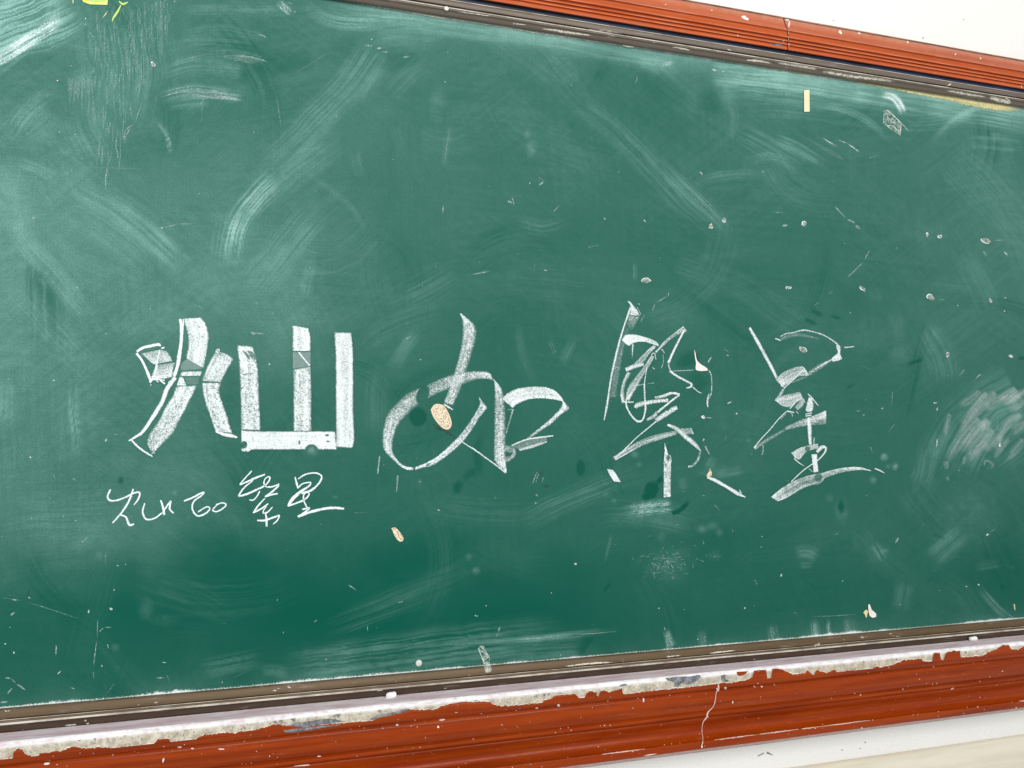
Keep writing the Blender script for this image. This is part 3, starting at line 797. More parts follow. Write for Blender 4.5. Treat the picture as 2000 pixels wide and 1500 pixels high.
# ------------------------------------------------------------------ chalk strokes
ERASE = []                                    # (x, y, rx, ry, rotation, amount) spots wiped out of the strokes
rs = random.Random(3)
_ns = [0]
def ribbon_data(left, right, d, lift=0.0004, smooth=True, el=0.0, er=0.0, soft=0.06, streak=0.15, s0=0.02, s1=0.02, jit=0.6, lines=7, depth_key=None, step=1.7, spk=0.0):
    left = np.array(left, float); right = np.array(right, float)
    L = max(np.hypot(*np.diff(left, axis=0).T).sum(), np.hypot(*np.diff(right, axis=0).T).sum())
    W = np.hypot(*(left - right).T).max()
    n = max(4, int(L / step)); k = int(np.clip(W / 1.6, 3, 24)) + 1
    def rsm(p):
        if smooth: return catmull(p, n)
        Ls = np.concatenate([[0], np.cumsum(np.hypot(*np.diff(p, axis=0).T) + 1e-6)])
        s = np.linspace(0, Ls[-1], n)
        return np.stack([np.interp(s, Ls, p[:, 0]), np.interp(s, Ls, p[:, 1])], -1)
    l = rsm(left); r = rsm(right)
    _ns[0] += 1; sd = _ns[0]
    v = np.linspace(0, 1, k)[None, :]; u = np.linspace(0, 1, n)[:, None]
    jl = (fbm(u * L / 5, u * 0, sd) - 0.5) * jit * 2; jr = (fbm(u * L / 5, u * 0 + 7, sd) - 0.5) * jit * 2
    dirv = (r - l); ln = np.hypot(*dirv.T)[:, None] + 1e-6; dirv = dirv / ln
    l = l + dirv * jl; r = r + dirv * jr
    X = l[:, 0:1] * (1 - v) + r[:, 0:1] * v; Y = l[:, 1:2] * (1 - v) + r[:, 1:2] * v
    dd = np.interp(u[:, 0], np.linspace(0, 1, len(d)), d)[:, None] if isinstance(d, (list, tuple)) else np.full((n, 1), float(d))
    D = dd * (1 - streak + 2 * streak * fbm(v * lines + sd, u * L / 70 + 0 * v, sd, 2))
    D = D * (0.92 + 0.16 * fbm(X / 22, Y / 22, sd, 2))
    if spk: D = D * (1 - spk + 2 * spk * fbm(X / 4.0, Y / 4.0, sd, 2))
    D = D + el * (1 - sstep(0.0, 0.22, v + 0 * u)) + er * (1 - sstep(0.0, 0.22, 1 - v + 0 * u))
    edge = sstep(0, soft, v) * sstep(0, soft, 1 - v) if soft > 0 else 1
    ends = sstep(0, s0, u) if s0 > 0 else np.ones_like(u)
    ends = ends * (sstep(0, s1, 1 - u) if s1 > 0 else 1)
    D = D * (0.25 + 0.75 * edge) * ends
    for (ex, ey, rx, ry, rot, am) in ERASE:
        c, s = math.cos(math.radians(rot)), math.sin(math.radians(rot))
        dx, dy = X - ex, Y - ey
        q = np.sqrt(((dx * c + dy * s) / rx) ** 2 + ((-dx * s + dy * c) / ry) ** 2)
        D = D * (1 - am * (1 - sstep(0.82, 1.05, q)))
    dep = 0.0 if depth_key is None else depth_at(depth_key, X, Y)
    return at(X, Y, dep + lift), np.clip(D, 0, 1.1)
def line_edges(pts, w):
    p = np.array(pts, float); m = len(p)
    if isinstance(w, (int, float)): w = [w] * m
    w = np.interp(np.linspace(0, 1, m), np.linspace(0, 1, len(w)), w)
    q = catmull(np.column_stack([p, w]), max(m * 6, 8))
    p, w = q[:, :2], q[:, 2]
    t = np.gradient(p, axis=0); t /= np.hypot(*t.T)[:, None] + 1e-9
    nrm = np.stack([-t[:, 1], t[:, 0]], -1)
    return p + nrm * w[:, None] / 2, p - nrm * w[:, None] / 2

class Crop:
    def __init__(s, ox, oy, k): s.o = np.array([ox, oy], float); s.k = k
    def __call__(s, pts): return [tuple(s.o + np.array(p, float) / s.k) for p in pts]

class Character:
    def __init__(s, name, at_px, label, cat='chalk character', group=None, strength=1.0):
        o = pt(*at_px)
        s.e = empty(name, tuple(o), label, cat, group)
        s.lift = 0.00035; s.k = strength
    def _add(s, P, D, mat, name):
        me = grid_mesh(name, P); attr(me, 'chalk', np.clip(D * s.k, 0, 1))
        link(name, me, mat, s.e)
        s.lift += 0.00006
    def rib(s, crop, left, right, d, mat=None, name='stroke', **kw):
        P, D = ribbon_data(crop(left), crop(right), d, lift=s.lift, **kw); s._add(P, D, mat or M_CHALK, name)
    def line(s, crop, pts, w, d, mat=None, name='stroke', **kw):
        k = crop.k
        w = [x / k for x in w] if isinstance(w, (list, tuple)) else w / k
        a, b = line_edges(crop(pts), w)
        kw.setdefault('soft', 0.3); kw.setdefault('step', 1.3); kw.setdefault('jit', 0.3)
        kw.setdefault('s0', 0.01); kw.setdefault('s1', 0.01)
        P, D = ribbon_data(a, b, d, lift=s.lift, smooth=False, **kw); s._add(P, D, mat or M_CHALK, name)

A = Crop(240, 600, 25 / 3); B = Crop(240, 740, 25 / 3)
Cc = Crop(460, 610, 100 / 13); Dd = Crop(460, 740, 100 / 13)
E = Crop(730, 600, 5); F = Crop(730, 720, 5)
Gc = Crop(1160, 570, 50 / 7); H = Crop(1160, 770, 6.25)
I = Crop(1440, 620, 20 / 3); J = Crop(1440, 770, 20 / 3)
K = Crop(0, 750, 4); Mm = Crop(440, 910, 100 / 13)

# large first character
c = Character('chalk_character', (470, 885), 'large chalk character 灿 in broad flat strokes, leftmost of the big row', strength=.95)
g = dict(soft=0.10, streak=0.34, jit=0.9, lines=11)
ERASE[:] = [(*A([(1245, 320)])[0], 2, 3, 30, .5), (*A([(1300, 480)])[0], 2, 3, 0, .6)]
c.rib(A, [(985, 180), (1005, 285), (1045, 400), (1062, 500), (1060, 650), (1028, 835)], [(1265, 165), (1345, 270), (1398, 450), (1388, 560), (1372, 700), (1310, 1000)], .74, **g)
c.rib(A, [(1030, 845), (935, 930), (940, 1040)], [(1130, 845), (1220, 910), (1300, 1010)], .23, M_SMEAR, soft=.1)
c.rib(A, [(950, 1045), (925, 1130)], [(1292, 1033), (1272, 1125)], .72, smooth=False, **g)
c.rib(A, [(928, 1128), (868, 1282)], [(980, 1138), (1042, 1282)], .72, smooth=False, **g)
c.rib(A, [(985, 1135), (1045, 1265)], [(1262, 1130), (1222, 1265)], .12, M_SMEAR, smooth=False, soft=.1)
c.rib(B, [(868, 115), (800, 290), (700, 440), (600, 640), (500, 800), (420, 920), (395, 1060), (465, 1195)], [(1215, 100), (1130, 270), (1030, 470), (920, 680), (830, 860), (760, 950), (650, 1050), (520, 1195)],
      [.72, .70, .66, .62, .57, .52, .48], spk=.25, **g)
c.line(A, [(930, 185), (955, 300), (955, 450), (945, 600), (930, 700), (908, 850), (878, 1000), (830, 1130)], [50, 70, 62, 58, 66, 74, 60, 62], .98)
c.line(A, [(985, 190), (980, 300), (960, 420)], 26, .9)
c.line(B, [(855, -30), (720, 165), (640, 370), (540, 540), (450, 680), (370, 800), (270, 920)], [66, 78, 74, 74, 66, 60, 44], .97)
c.line(B, [(300, 880), (200, 950), (90, 1012)], [50, 44, 24], .92)
c.line(B, [(140, 995), (220, 1080), (330, 1170), (420, 1225), (492, 1268)], [34, 38, 34, 34, 16], .95)
c.line(B, [(465, 1225), (500, 1190), (515, 1225)], 16, .7)
c.line(A, [(222, 725), (330, 660), (450, 632), (580, 606), (615, 640)], [46, 50, 54, 52, 30], .97)
c.line(A, [(215, 745), (300, 850), (370, 990), (420, 1110), (462, 1220)], [44, 44, 46, 56, 40], .95)
c.rib(A, [(290, 752), (400, 850), (500, 935)], [(590, 690), (720, 725), (815, 880)], [.42, .5, .62], el=.25, streak=.4, soft=.05)
c.rib(A, [(540, 935), (475, 1090), (450, 1195)], [(860, 890), (825, 1010), (810, 1140)], [.35, .6, .66], streak=.35, soft=.08)
c.line(A, [(605, 690), (565, 850), (545, 960), (520, 1080)], [34, 32, 40, 50], .85)
for p, w in [([(455, 1130), (600, 1125), (740, 1105)], 22), ([(460, 1165), (590, 1150), (725, 1150)], 26), ([(450, 1195), (540, 1175), (690, 1190)], 26), ([(600, 1180), (640, 1215), (690, 1250)], 34),
             ([(540, 1180), (580, 1225)], 30), ([(735, 1235), (785, 1185)], 18), ([(620, 672), (685, 655)], 34), ([(435, 1190), (455, 1240)], 36)]:
    c.line(A, p, w, .88)
c.line(A, [(450, 1255), (460, 1275)], 26, .8)
c.rib(A, [(1520, 700), (1450, 820), (1380, 950), (1312, 1110), (1285, 1205)], [(1690, 760), (1790, 850), (1690, 1040), (1620, 1180), (1598, 1225)], [.42, .66, .70, .68, .5], **g)
c.line(A, [(1520, 740), (1545, 700), (1575, 720)], [50, 60, 50], .55)
c.rib(B, [(1282, 60), (1300, 220), (1350, 420), (1430, 640), (1505, 850)], [(1592, 60), (1570, 230), (1640, 430), (1710, 650), (1785, 890)], .68, spk=.3, **g)
c.line(B, [(1505, 850), (1640, 900), (1770, 925), (1870, 955)], [40, 64, 66, 24], .88)
ERASE[:] = [(*Cc([(170, 930)])[0], 15, .9, -8, .75), (*Cc([(165, 640)])[0], 3, 12, -38, .7), (*Cc([(245, 640)])[0], 5, 12, -42, .75), (*Cc([(55, 720)])[0], 3, 2, 0, .5)]
c.rib(Cc, [(20, 488), (50, 760), (62, 960), (75, 1250), (82, 1700), (90, 1760)], [(262, 510), (318, 720), (338, 900), (350, 1100), (372, 1600), (376, 1780)], [.80, .74, .68, .66, .66, .70], spk=.3, **g)
ERASE[:] = []
c.rib(Cc, [(855, 192), (855, 400), (855, 588)], [(1098, 236), (1130, 380), (1130, 584)], .76, **g)
c.rib(Cc, [(856, 592), (860, 855)], [(1130, 588), (1132, 815)], .24, M_SMEAR, smooth=False, soft=.05)
c.line(Cc, [(945, 595), (1030, 700), (1120, 805)], 26, .9)
c.rib(Cc, [(862, 858), (870, 1100), (870, 1500), (872, 1790)], [(1130, 810), (1140, 1100), (1140, 1500), (1140, 1790)], [.68, .62, .68, .68], spk=.35, **g)
ERASE[:] = [(*Dd([(1140, 1080)])[0], 14, 13.5, 0, .95), (*Dd([(125, 992)])[0], 6.5, 8.5, 20, .95), (*Dd([(1375, 845)])[0], 4, 2, -10, .9), (*Dd([(960, 955)])[0], 1.8, 4.5, 0, .9), (*Dd([(1393, 937)])[0], 3.6, 1.8, 0, .85)]
c.rib(Dd, [(78, 757), (170, 775), (500, 786), (1000, 786), (1505, 786)], [(75, 1085), (200, 1096), (285, 1064), (900, 1065), (1530, 1062)], .78, soft=.07, streak=.16, jit=.8)
ERASE[:] = []
c.rib(Cc, [(1478, 290), (1500, 600), (1505, 1000), (1505, 1500), (1512, 1900), (1495, 2030)], [(1735, 292), (1760, 500), (1770, 800), (1772, 1500), (1786, 1900), (1755, 2050)], .77, soft=.08, streak=.2, jit=.8)

# large second character
c = Character('chalk_character', (930, 915), 'large looping chalk character 如 around a bare oval patch in the board', strength=.82)
g = dict(soft=.22, streak=.35, jit=.8, spk=.35)
c.rib(E, [(836, 50), (866, 150), (865, 300), (832, 480), (782, 650), (730, 810), (680, 938)], [(852, 58), (985, 175), (998, 300), (965, 430), (905, 620), (850, 790), (772, 965)], [.85, .62, .55, .55, .5, .52, .62], el=.35, **g)
c.line(E, [(682, 948), (730, 975), (776, 1003)], [22, 24, 10], .8)
ERASE[:] = [(*E([(478, 855)])[0], 12.5, 21, 25, .92)]
c.rib(E, [(1152, 655), (1090, 628), (940, 626), (780, 655), (640, 705), (500, 770), (350, 832), (230, 930), (140, 1040), (95, 1180), (84, 1320), (110, 1410), (200, 1500), (300, 1580), (400, 1593)],
      [(1182, 725), (1110, 702), (1000, 705), (880, 748), (720, 805), (620, 842), (440, 950), (345, 1030), (250, 1130), (205, 1230), (182, 1350), (190, 1425), (240, 1500), (310, 1552), (400, 1562)],
      [.75, .62, .55, .5, .46, .46, .46, .5, .5, .55, .62, .68, .75, .8, .85], el=.22, er=.08, **g)
ERASE[:] = [(*F([(530, 935)])[0], 5, 2.4, -25, .7)]
c.rib(F, [(400, 962), (510, 918), (640, 838), (800, 690), (900, 570), (980, 450), (1035, 345), (1020, 262)], [(400, 993), (500, 965), (585, 940), (720, 850), (860, 728), (960, 600), (1040, 470), (1118, 385)],
      [.85, .82, .8, .78, .66, .58, .58, .75], el=.28, **g)
ERASE[:] = []
c.line(F, [(840, 702), (900, 740), (1000, 802), (1100, 875), (1190, 940), (1292, 1022)], [10, 12, 18, 14, 16, 12], .85)
c.rib(F, [(1165, 90), (1178, 160), (1180, 300), (1178, 600), (1175, 850), (1190, 915), (1290, 1020)], [(1180, 110), (1250, 200), (1278, 350), (1286, 600), (1286, 800), (1296, 950), (1300, 1024)], [.8, .6, .52, .52, .6, .72, .85], el=.40, **g)
for k in range(3):
    c.line(F, [(1215 + 20 * k, 800 + 10 * k), (1270, 765 + 16 * k), (1360, 775 + 20 * k), (1370, 840), (1310, 895 - 12 * k), (1230, 885 - 16 * k), (1205 + 15 * k, 820)], 34, .36, soft=.5, spk=.5)
c.line(F, [(1225, 820), (1270, 830)], [60, 40], .75, soft=.5)
c.rib(F, [(1248, 302), (1300, 242), (1400, 195), (1550, 175), (1680, 180), (1780, 222), (1850, 302)], [(1358, 388), (1400, 350), (1500, 306), (1620, 290), (1740, 300), (1800, 310), (1852, 322)], [.82, .78, .72, .7, .76, .84], soft=.08, streak=.25, el=.08, er=.12, spk=.2)
c.rib(F, [(1842, 312), (1838, 355), (1765, 450), (1640, 560), (1480, 692)], [(1846, 306), (1908, 388), (1835, 445), (1710, 555), (1490, 704)], [.85, .82, .72, .55, .45], el=.15, **g)
c.line(F, [(1345, 752), (1480, 696), (1600, 675), (1755, 655)], [14, 18, 20, 14], .9)
c.rib(F, [(1350, 755), (1480, 700), (1690, 670)], [(1420, 795), (1550, 755), (1690, 712)], .26, streak=.5, soft=.15)
c.line(F, [(1418, 796), (1550, 758), (1695, 712)], [20, 34, 14], .72)
c.line(F, [(1362, 390), (1330, 500), (1290, 640)], [22, 18, 12], [.6, .3, .45])
c.line(F, [(1300, 405), (1355, 395)], 12, .3)
c.line(F, [(58, 850), (48, 940), (38, 1030)], 17, .48)
c.line(F, [(234, 1040), (230, 1120), (222, 1205)], [24, 18, 12], .36)

# large third character
c = Character('chalk_character', (1310, 970), 'large sketchy chalk character 繁 of thin scribbled strokes, third in the big row', strength=.77)
c.line(Gc, [(512, 200), (480, 310), (430, 450), (360, 680), (300, 920), (240, 1200), (200, 1470), (172, 1640), (140, 1800)], [24, 34, 26, 30, 34, 30, 30, 34, 10], .9)
c.rib(Gc, [(460, 122), (512, 205), (490, 330)], [(492, 124), (610, 262), (648, 340)], [.8, .8, .62], soft=.12, streak=.3, spk=.3)
c.rib(Gc, [(490, 330), (455, 470)], [(645, 345), (530, 550)], [.5, .12], soft=.2, streak=.9, lines=12, smooth=False)
c.rib(Gc, [(425, 480), (300, 920), (205, 1480)], [(510, 500), (400, 920), (315, 1480)], [.10, .26, .22], soft=.3, streak=.6, spk=.5)
c.rib(Gc, [(388, 672), (440, 602), (540, 588), (680, 618), (800, 660), (880, 702), (908, 752)], [(396, 682), (480, 752), (560, 712), (680, 696), (800, 726), (858, 746), (896, 758)], [.92, .92, .86, .86, .8, .85], soft=.1, streak=.15)
c.line(Gc, [(542, 715), (540, 800), (534, 930)], [28, 22, 7], [.8, .75, .4])
c.line(Gc, [(945, 795), (990, 862)], [22, 14], .7)
c.rib(Gc, [(1250, 472), (1150, 550), (1000, 672), (845, 838)], [(1312, 548), (1150, 615), (1030, 702), (868, 858)], [.6, .45, .5, .6], el=.3, soft=.15, streak=.6)
c.line(Gc, [(1268, 520), (1180, 690), (1090, 870), (1035, 1000)], [30, 34, 36, 44], .92)
c.line(Gc, [(1035, 1005), (1065, 1100)], 26, .6, spk=.6)
c.line(Gc, [(1055, 1100), (1150, 1170), (1280, 1240), (1372, 1290)], [44, 36, 34, 30], .93)
c.line(Gc, [(1372, 1285), (1350, 1325), (1285, 1342)], [36, 34, 12], .9)
c.line(Gc, [(1375, 1325), (1450, 1390), (1512, 1418)], [20, 16, 8], .75)
c.line(Gc, [(1090, 1105), (1250, 1098), (1400, 1090)], 13, .6)
c.rib(Gc, [(838, 742), (740, 820), (600, 960), (535, 1025)], [(872, 762), (770, 870), (690, 985), (600, 1040)], [.9, .6, .5, .5], el=.3, soft=.12, streak=.6)
c.line(Gc, [(438, 1090), (560, 1042), (700, 1008)], [60, 66, 44], .82)
c.rib(Gc, [(465, 1112), (400, 1250), (370, 1400), (382, 1560)], [(525, 1130), (455, 1250), (425, 1380), (440, 1560)], .6, el=.3, soft=.1, streak=.5)
c.rib(Gc, [(805, 880), (680, 1060), (560, 1210), (470, 1350), (440, 1500)], [(850, 900), (775, 1040), (680, 1190), (600, 1340), (490, 1510)], [.7, .5, .5, .6, .8], el=.25, soft=.15, streak=.6)
for p, w in [([(795, 885), (830, 855), (868, 868)], 20), ([(850, 865), (868, 950)], 18), ([(940, 1070), (965, 1000)], 9), ([(810, 1050), (850, 1080)], 14), ([(965, 870), (970, 1000)], 6), ([(620, 160), (640, 180)], 10), ([(600, 205), (660, 325)], 7)]:
    c.line(Gc, p, w, .7)
c.line(Gc, [(500, 1308), (640, 1300), (700, 1285)], 13, .6); c.line(Gc, [(745, 1282), (845, 1270)], 10, .4)
c.line(Gc, [(742, 1040), (715, 1200), (705, 1300), (710, 1500)], [16, 16, 26, 28], .8)
c.line(H, [(622, 60), (628, 190), (595, 310), (540, 332), (480, 285), (420, 200), (392, 120), (405, 50), (455, -10)], [26, 26, 24, 28, 26, 24, 26, 22, 20], .92)
c.line(H, [(330, -10), (350, 75), (400, 95), (487, 95)], [34, 26, 20, 20], .8)
c.rib(H, [(400, 60), (430, 0)], [(430, 100), (480, -10)], .4, smooth=False, soft=.2)
c.line(H, [(500, 168), (540, 130), (700, 95), (910, 72)], [44, 66, 52, 50], .84, spk=.2)
c.line(H, [(740, 45), (850, 22), (950, -14), (1050, 2)], [36, 40, 34, 26], .85, spk=.3)
c.line(H, [(1048, 6), (960, 70), (860, 150), (775, 222)], [26, 30, 30, 34], .9)
c.line(H, [(775, 215), (730, 270), (640, 315)], [44, 52, 30], .6, spk=.7)
ERASE[:] = [(*H([(790, 235)])[0], 3.4, 4.4, 20, .9), (*H([(905, 185)])[0], 4.5, 2.6, -35, .85)]
c.line(H, [(1018, 155), (930, 205), (830, 270), (750, 325)], [54, 72, 66, 60], .82, spk=.3)
ERASE[:] = []
c.line(H, [(760, 330), (640, 430), (520, 530), (400, 650), (250, 795)], [22, 18, 16, 20, 22], .82)
c.rib(H, [(225, 770), (400, 655), (560, 565), (750, 492), (1010, 440)], [(262, 812), (450, 705), (600, 625), (800, 560), (1022, 490)], [.62, .55, .42, .42, .5], er=.25, el=.1, soft=.1, streak=.85, lines=5)
c.rib(H, [(1062, 412), (1062, 500)], [(1190, 405), (1226, 490)], .42, el=.2, er=.4, smooth=False, streak=.5)
c.line(H, [(895, 368), (1020, 430), (1120, 520), (1220, 600), (1305, 695)], [34, 56, 62, 62, 20], .78, spk=.4)
c.line(H, [(1302, 690), (1272, 790), (1210, 870), (1145, 885)], [20, 36, 30, 34], [.45, .5, .5, .7], spk=.5)
c.rib(H, [(155, 905), (190, 985), (245, 1070)], [(235, 920), (290, 1000), (332, 1078)], [.7, .92, .85], soft=.1)
ERASE[:] = [(*H([(905, 775)])[0], 4, 6, 10, .8)]
c.rib(H, [(858, 590), (862, 690), (850, 830), (850, 1050), (850, 1265)], [(864, 590), (905, 720), (940, 810), (940, 1050), (942, 1258)], [.8, .85, .66, .62, .72], el=.25, spk=.6, soft=.1, streak=.3)
ERASE[:] = []
c.line(H, [(925, 735), (942, 800), (934, 870)], [12, 14, 8], .7)
c.line(H, [(1378, 1012), (1480, 1052), (1620, 1130), (1750, 1210), (1852, 1258)], [28, 48, 42, 50, 14], .94)
c.line(H, [(1775, 1160), (1800, 1215)], [10, 26], .8)
c.line(H, [(1405, -10), (1385, 80), (1390, 165)], [10, 30, 10], .8)
c.line(H, [(1310, 265), (1335, 290), (1355, 275)], 26, .7); c.line(H, [(1350, 283), (1450, 290)], 14, .4)
c.line(H, [(1325, 550), (1350, 560)], 44, .6, soft=.5); c.line(H, [(1360, 630), (1385, 690), (1420, 745)], [30, 22, 12], .45, spk=.6)

# large fourth character
c = Character('chalk_character', (1590, 975), 'large loose chalk character 星 with long base stroke, rightmost of the big row', strength=.76)
c.line(I, [(160, 135), (250, 290), (340, 455), (430, 620), (515, 790)], [36, 48, 46, 46, 40], .88, spk=.2)
c.line(I, [(150, 145), (185, 130)], 26, .6)
c.line(I, [(490, 275), (530, 285), (570, 305)], 20, .8)
c.line(I, [(555, 248), (650, 207), (745, 198)], [18, 16, 10], .75)
c.line(I, [(700, 205), (860, 166), (980, 185), (1120, 228), (1230, 292), (1310, 352)], [16, 24, 20, 18, 20, 24], .72)
c.line(I, [(560, 285), (700, 228), (860, 232), (1060, 275)], [44, 60, 40, 16], .28, streak=.6, soft=.3)
c.rib(I, [(1292, 345), (1290, 395), (1308, 460), (1228, 530), (1240, 582)], [(1316, 345), (1342, 390), (1340, 470), (1366, 540), (1300, 566)], [.75, .85, .9, .9, .85], soft=.12, streak=.2)
c.line(I, [(1235, 548), (1100, 625), (1000, 685), (920, 745)], [30, 66, 66, 50], [.7, .5, .35, .3], streak=.7, spk=.5)
c.line(I, [(1210, 560), (1090, 630), (1000, 680)], 12, .7)
c.line(I, [(1390, 392), (1525, 380)], [20, 16], .75)
c.rib(I, [(495, 810), (600, 712), (740, 650), (852, 630)], [(592, 915), (690, 850), (800, 775), (925, 760)], [.72, .58, .48, .62], el=.12, soft=.08, streak=.6, lines=9)
c.line(I, [(575, 905), (590, 880)], 46, .95)
c.line(I, [(860, 675), (740, 800), (600, 930)], [20, 15, 18], .92); c.line(I, [(852, 640), (890, 700), (928, 760)], [16, 28, 12], .85)
c.line(I, [(700, 850), (800, 810), (910, 768)], [22, 30, 20], .3, soft=.4)
c.line(I, [(600, 930), (560, 1010), (488, 1085)], [34, 44, 18], .6, spk=.4)
c.rib(I, [(490, 1085), (600, 1012), (740, 985), (815, 970), (852, 1045)], [(515, 1100), (600, 1160), (690, 1166), (770, 1110), (845, 1062)], [.85, .66, .6, .62, .7], soft=.08, streak=.35)
c.line(I, [(845, 1050), (830, 1120), (765, 1190)], [50, 80, 66], .58, streak=.4)
c.line(I, [(805, 1045), (740, 1130), (680, 1190)], [16, 14, 18], .9); c.line(I, [(850, 1050), (890, 1118)], [26, 10], .6); c.line(I, [(765, 1215), (800, 1262)], [22, 12], .55)
c.line(J, [(640, 225), (540, 320), (450, 430), (350, 540), (280, 620), (215, 705)], [20, 16, 15, 15, 18, 26], .86)
c.line(J, [(640, 250), (560, 330)], 10, .5)
c.line(J, [(640, 218), (745, 240)], [26, 20], .9); c.line(J, [(690, 250), (720, 265), (712, 295)], 14, .6)
c.rib(J, [(928, 30), (905, 120), (888, 205), (900, 225)], [(975, 45), (992, 120), (992, 185), (970, 225)], .84, soft=.1)
c.line(J, [(915, -10), (960, 35), (1010, 95), (1060, 155)], [12, 24, 20, 10], .75)
for p, w in [([(905, 225), (970, 215)], 20), ([(880, 262), (980, 240)], 16), ([(885, 285), (970, 272)], 26)]:
    c.line(J, p, w, .85)
c.rib(J, [(610, 435), (800, 342), (980, 282), (1162, 205)], [(640, 470), (800, 432), (1000, 402), (1162, 392)], [.38, .42, .58, .72], el=.2, soft=.12, streak=.75, lines=7)
c.line(J, [(640, 450), (450, 560), (320, 640), (225, 715)], [30, 46, 44, 36], [.25, .36, .42, .6], soft=.4)
c.line(J, [(335, 660), (335, 740), (318, 795)], [30, 18, 12], .42)
c.line(J, [(932, 300), (940, 450), (952, 660)], [66, 62, 46], .88, lines=4, streak=.3); c.line(J, [(1002, 555), (995, 660)], [14, 22], .65)
ERASE[:] = [(*J([(912, 712)])[0], 5, 6, 20, .75)]
c.rib(J, [(695, 765), (800, 702), (900, 672), (1055, 640)], [(745, 822), (812, 850), (900, 755), (1065, 705)], [.85, .7, .55, .66], soft=.08, streak=.25)
ERASE[:] = []
c.line(J, [(1035, 760), (1085, 700), (1140, 685), (1155, 730), (1080, 830), (960, 920), (850, 1000), (700, 1142)], [44, 56, 40, 26, 20, 16, 15, 18], .9)
c.rib(J, [(960, 780), (975, 900), (988, 1025)], [(1042, 770), (1048, 900), (1062, 1015)], .86, soft=.1, spk=.2)
c.line(J, [(735, 830), (800, 890), (875, 938)], [24, 18, 9], .75); c.line(J, [(928, 965), (985, 1015)], [10, 14], .7)
ERASE[:] = [(*J([(1052, 1085)])[0], 8, 9, 0, .7)]
c.rib(J, [(428, 1345), (560, 1232), (750, 1120), (950, 1050), (1100, 1022), (1250, 980), (1450, 950), (1600, 950), (1740, 988)], [(520, 1402), (650, 1350), (850, 1230), (1050, 1160), (1150, 1092), (1300, 1035), (1450, 1003), (1600, 986), (1758, 1002)],
      [.85, .66, .5, .46, .55, .6, .7, .88, .85], el=.25, er=.15, soft=.08, streak=.55, spk=.45, lines=6)
ERASE[:] = []
c.line(J, [(1110, 1050), (1120, 1110), (1060, 1165), (1000, 1175)], [14, 16, 14, 8], .5)
c.line(J, [(1785, 965), (1850, 990), (1918, 1028)], [16, 24, 8], .9)

# the small line of writing
def small(at_px, label, crop, strokes):
    c = Character('chalk_character', at_px, label)
    for p, w in strokes: c.line(crop, p, w, .93, soft=.34, spk=.28, jit=.45)
small((275, 1020), 'small thin chalk character 灿 at the left end of the small line', K, [
    ([(866, 820), (842, 870), (850, 905), (900, 912), (980, 885), (1050, 850), (1092, 848), (1080, 900), (1045, 946)], [14, 18, 18, 16, 16, 16, 18, 16, 10]),
    ([(1042, 818), (1005, 920), (945, 1010), (878, 1087)], [14, 18, 16, 14]), ([(935, 1022), (985, 1040), (1010, 1100), (1050, 1092)], [14, 18, 22, 12]),
    ([(1132, 928), (1115, 1000), (1142, 1056), (1205, 1050), (1270, 1005)], [12, 16, 16, 14, 14]), ([(1255, 905), (1272, 960), (1285, 1025)], [12, 20, 20]),
    ([(1270, 1005), (1333, 915), (1325, 975), (1360, 1012)], [14, 14, 16, 14])])
small((405, 1010), 'small thin chalk character 如 in the middle of the small line', K, [
    ([(1435, 915), (1500, 890), (1560, 858), (1595, 845), (1575, 872), (1515, 915), (1502, 975), (1540, 1030), (1600, 1015), (1640, 975), (1615, 960), (1545, 1000)], [16, 16, 18, 14, 12, 14, 15, 15, 15, 13, 12, 12]),
    ([(1695, 945), (1662, 985), (1700, 995), (1765, 950), (1740, 928), (1685, 945)], [12, 13, 13, 14, 13, 12])])
small((525, 1025), 'small chalk character 繁, tallest of the small line under the big row', Mm, [
    ([(402, 70), (300, 180), (215, 285)], [22, 22, 24]), ([(212, 288), (350, 228), (450, 182), (600, 125)], [24, 34, 36, 24]), ([(420, 215), (280, 330), (195, 455)], [20, 26, 28]),
    ([(192, 458), (330, 420), (480, 352), (600, 290), (668, 205), (660, 160), (600, 192), (582, 265), (620, 312), (710, 312), (815, 272)], [28, 38, 34, 26, 24, 22, 20, 24, 28, 30, 28]),
    ([(520, 372), (480, 450), (420, 512), (355, 508)], [24, 24, 22, 20]), ([(815, 290), (700, 390), (592, 468)], [24, 32, 26]), ([(595, 468), (700, 432), (792, 416)], [22, 30, 28]),
    ([(602, 482), (500, 590), (415, 712)], [22, 30, 26]), ([(415, 708), (540, 642), (650, 565)], [24, 28, 24]), ([(622, 600), (580, 660), (570, 708), (640, 692), (712, 612)], [18, 20, 22, 28, 20]),
    ([(602, 690), (620, 800), (620, 915)], [24, 36, 38]), ([(475, 818), (600, 815), (820, 738)], [26, 38, 26]), ([(820, 742), (780, 822), (712, 882)], [20, 24, 14])])
small((600, 1010), 'small chalk character 星 at the right end of the small line', Mm, [
    ([(1045, 160), (1070, 250), (1095, 342)], [18, 32, 30]), ([(1088, 200), (1200, 130), (1340, 104), (1438, 140), (1442, 200), (1380, 292), (1280, 370), (1140, 412)], [20, 26, 24, 26, 32, 34, 38, 34]),
    ([(1100, 325), (1160, 268), (1280, 248), (1272, 292), (1150, 375), (1020, 485), (942, 600)], [20, 24, 26, 30, 46, 58, 40]), ([(935, 605), (1060, 562), (1200, 500), (1262, 420), (1220, 398), (1178, 440), (1182, 530), (1230, 622)], [28, 32, 28, 22, 20, 22, 26, 24]),
    ([(1150, 655), (1265, 630), (1200, 692), (1088, 762)], [26, 30, 28, 32]), ([(1085, 765), (1250, 702), (1450, 650), (1620, 630), (1790, 642)], [40, 44, 46, 46, 34])])

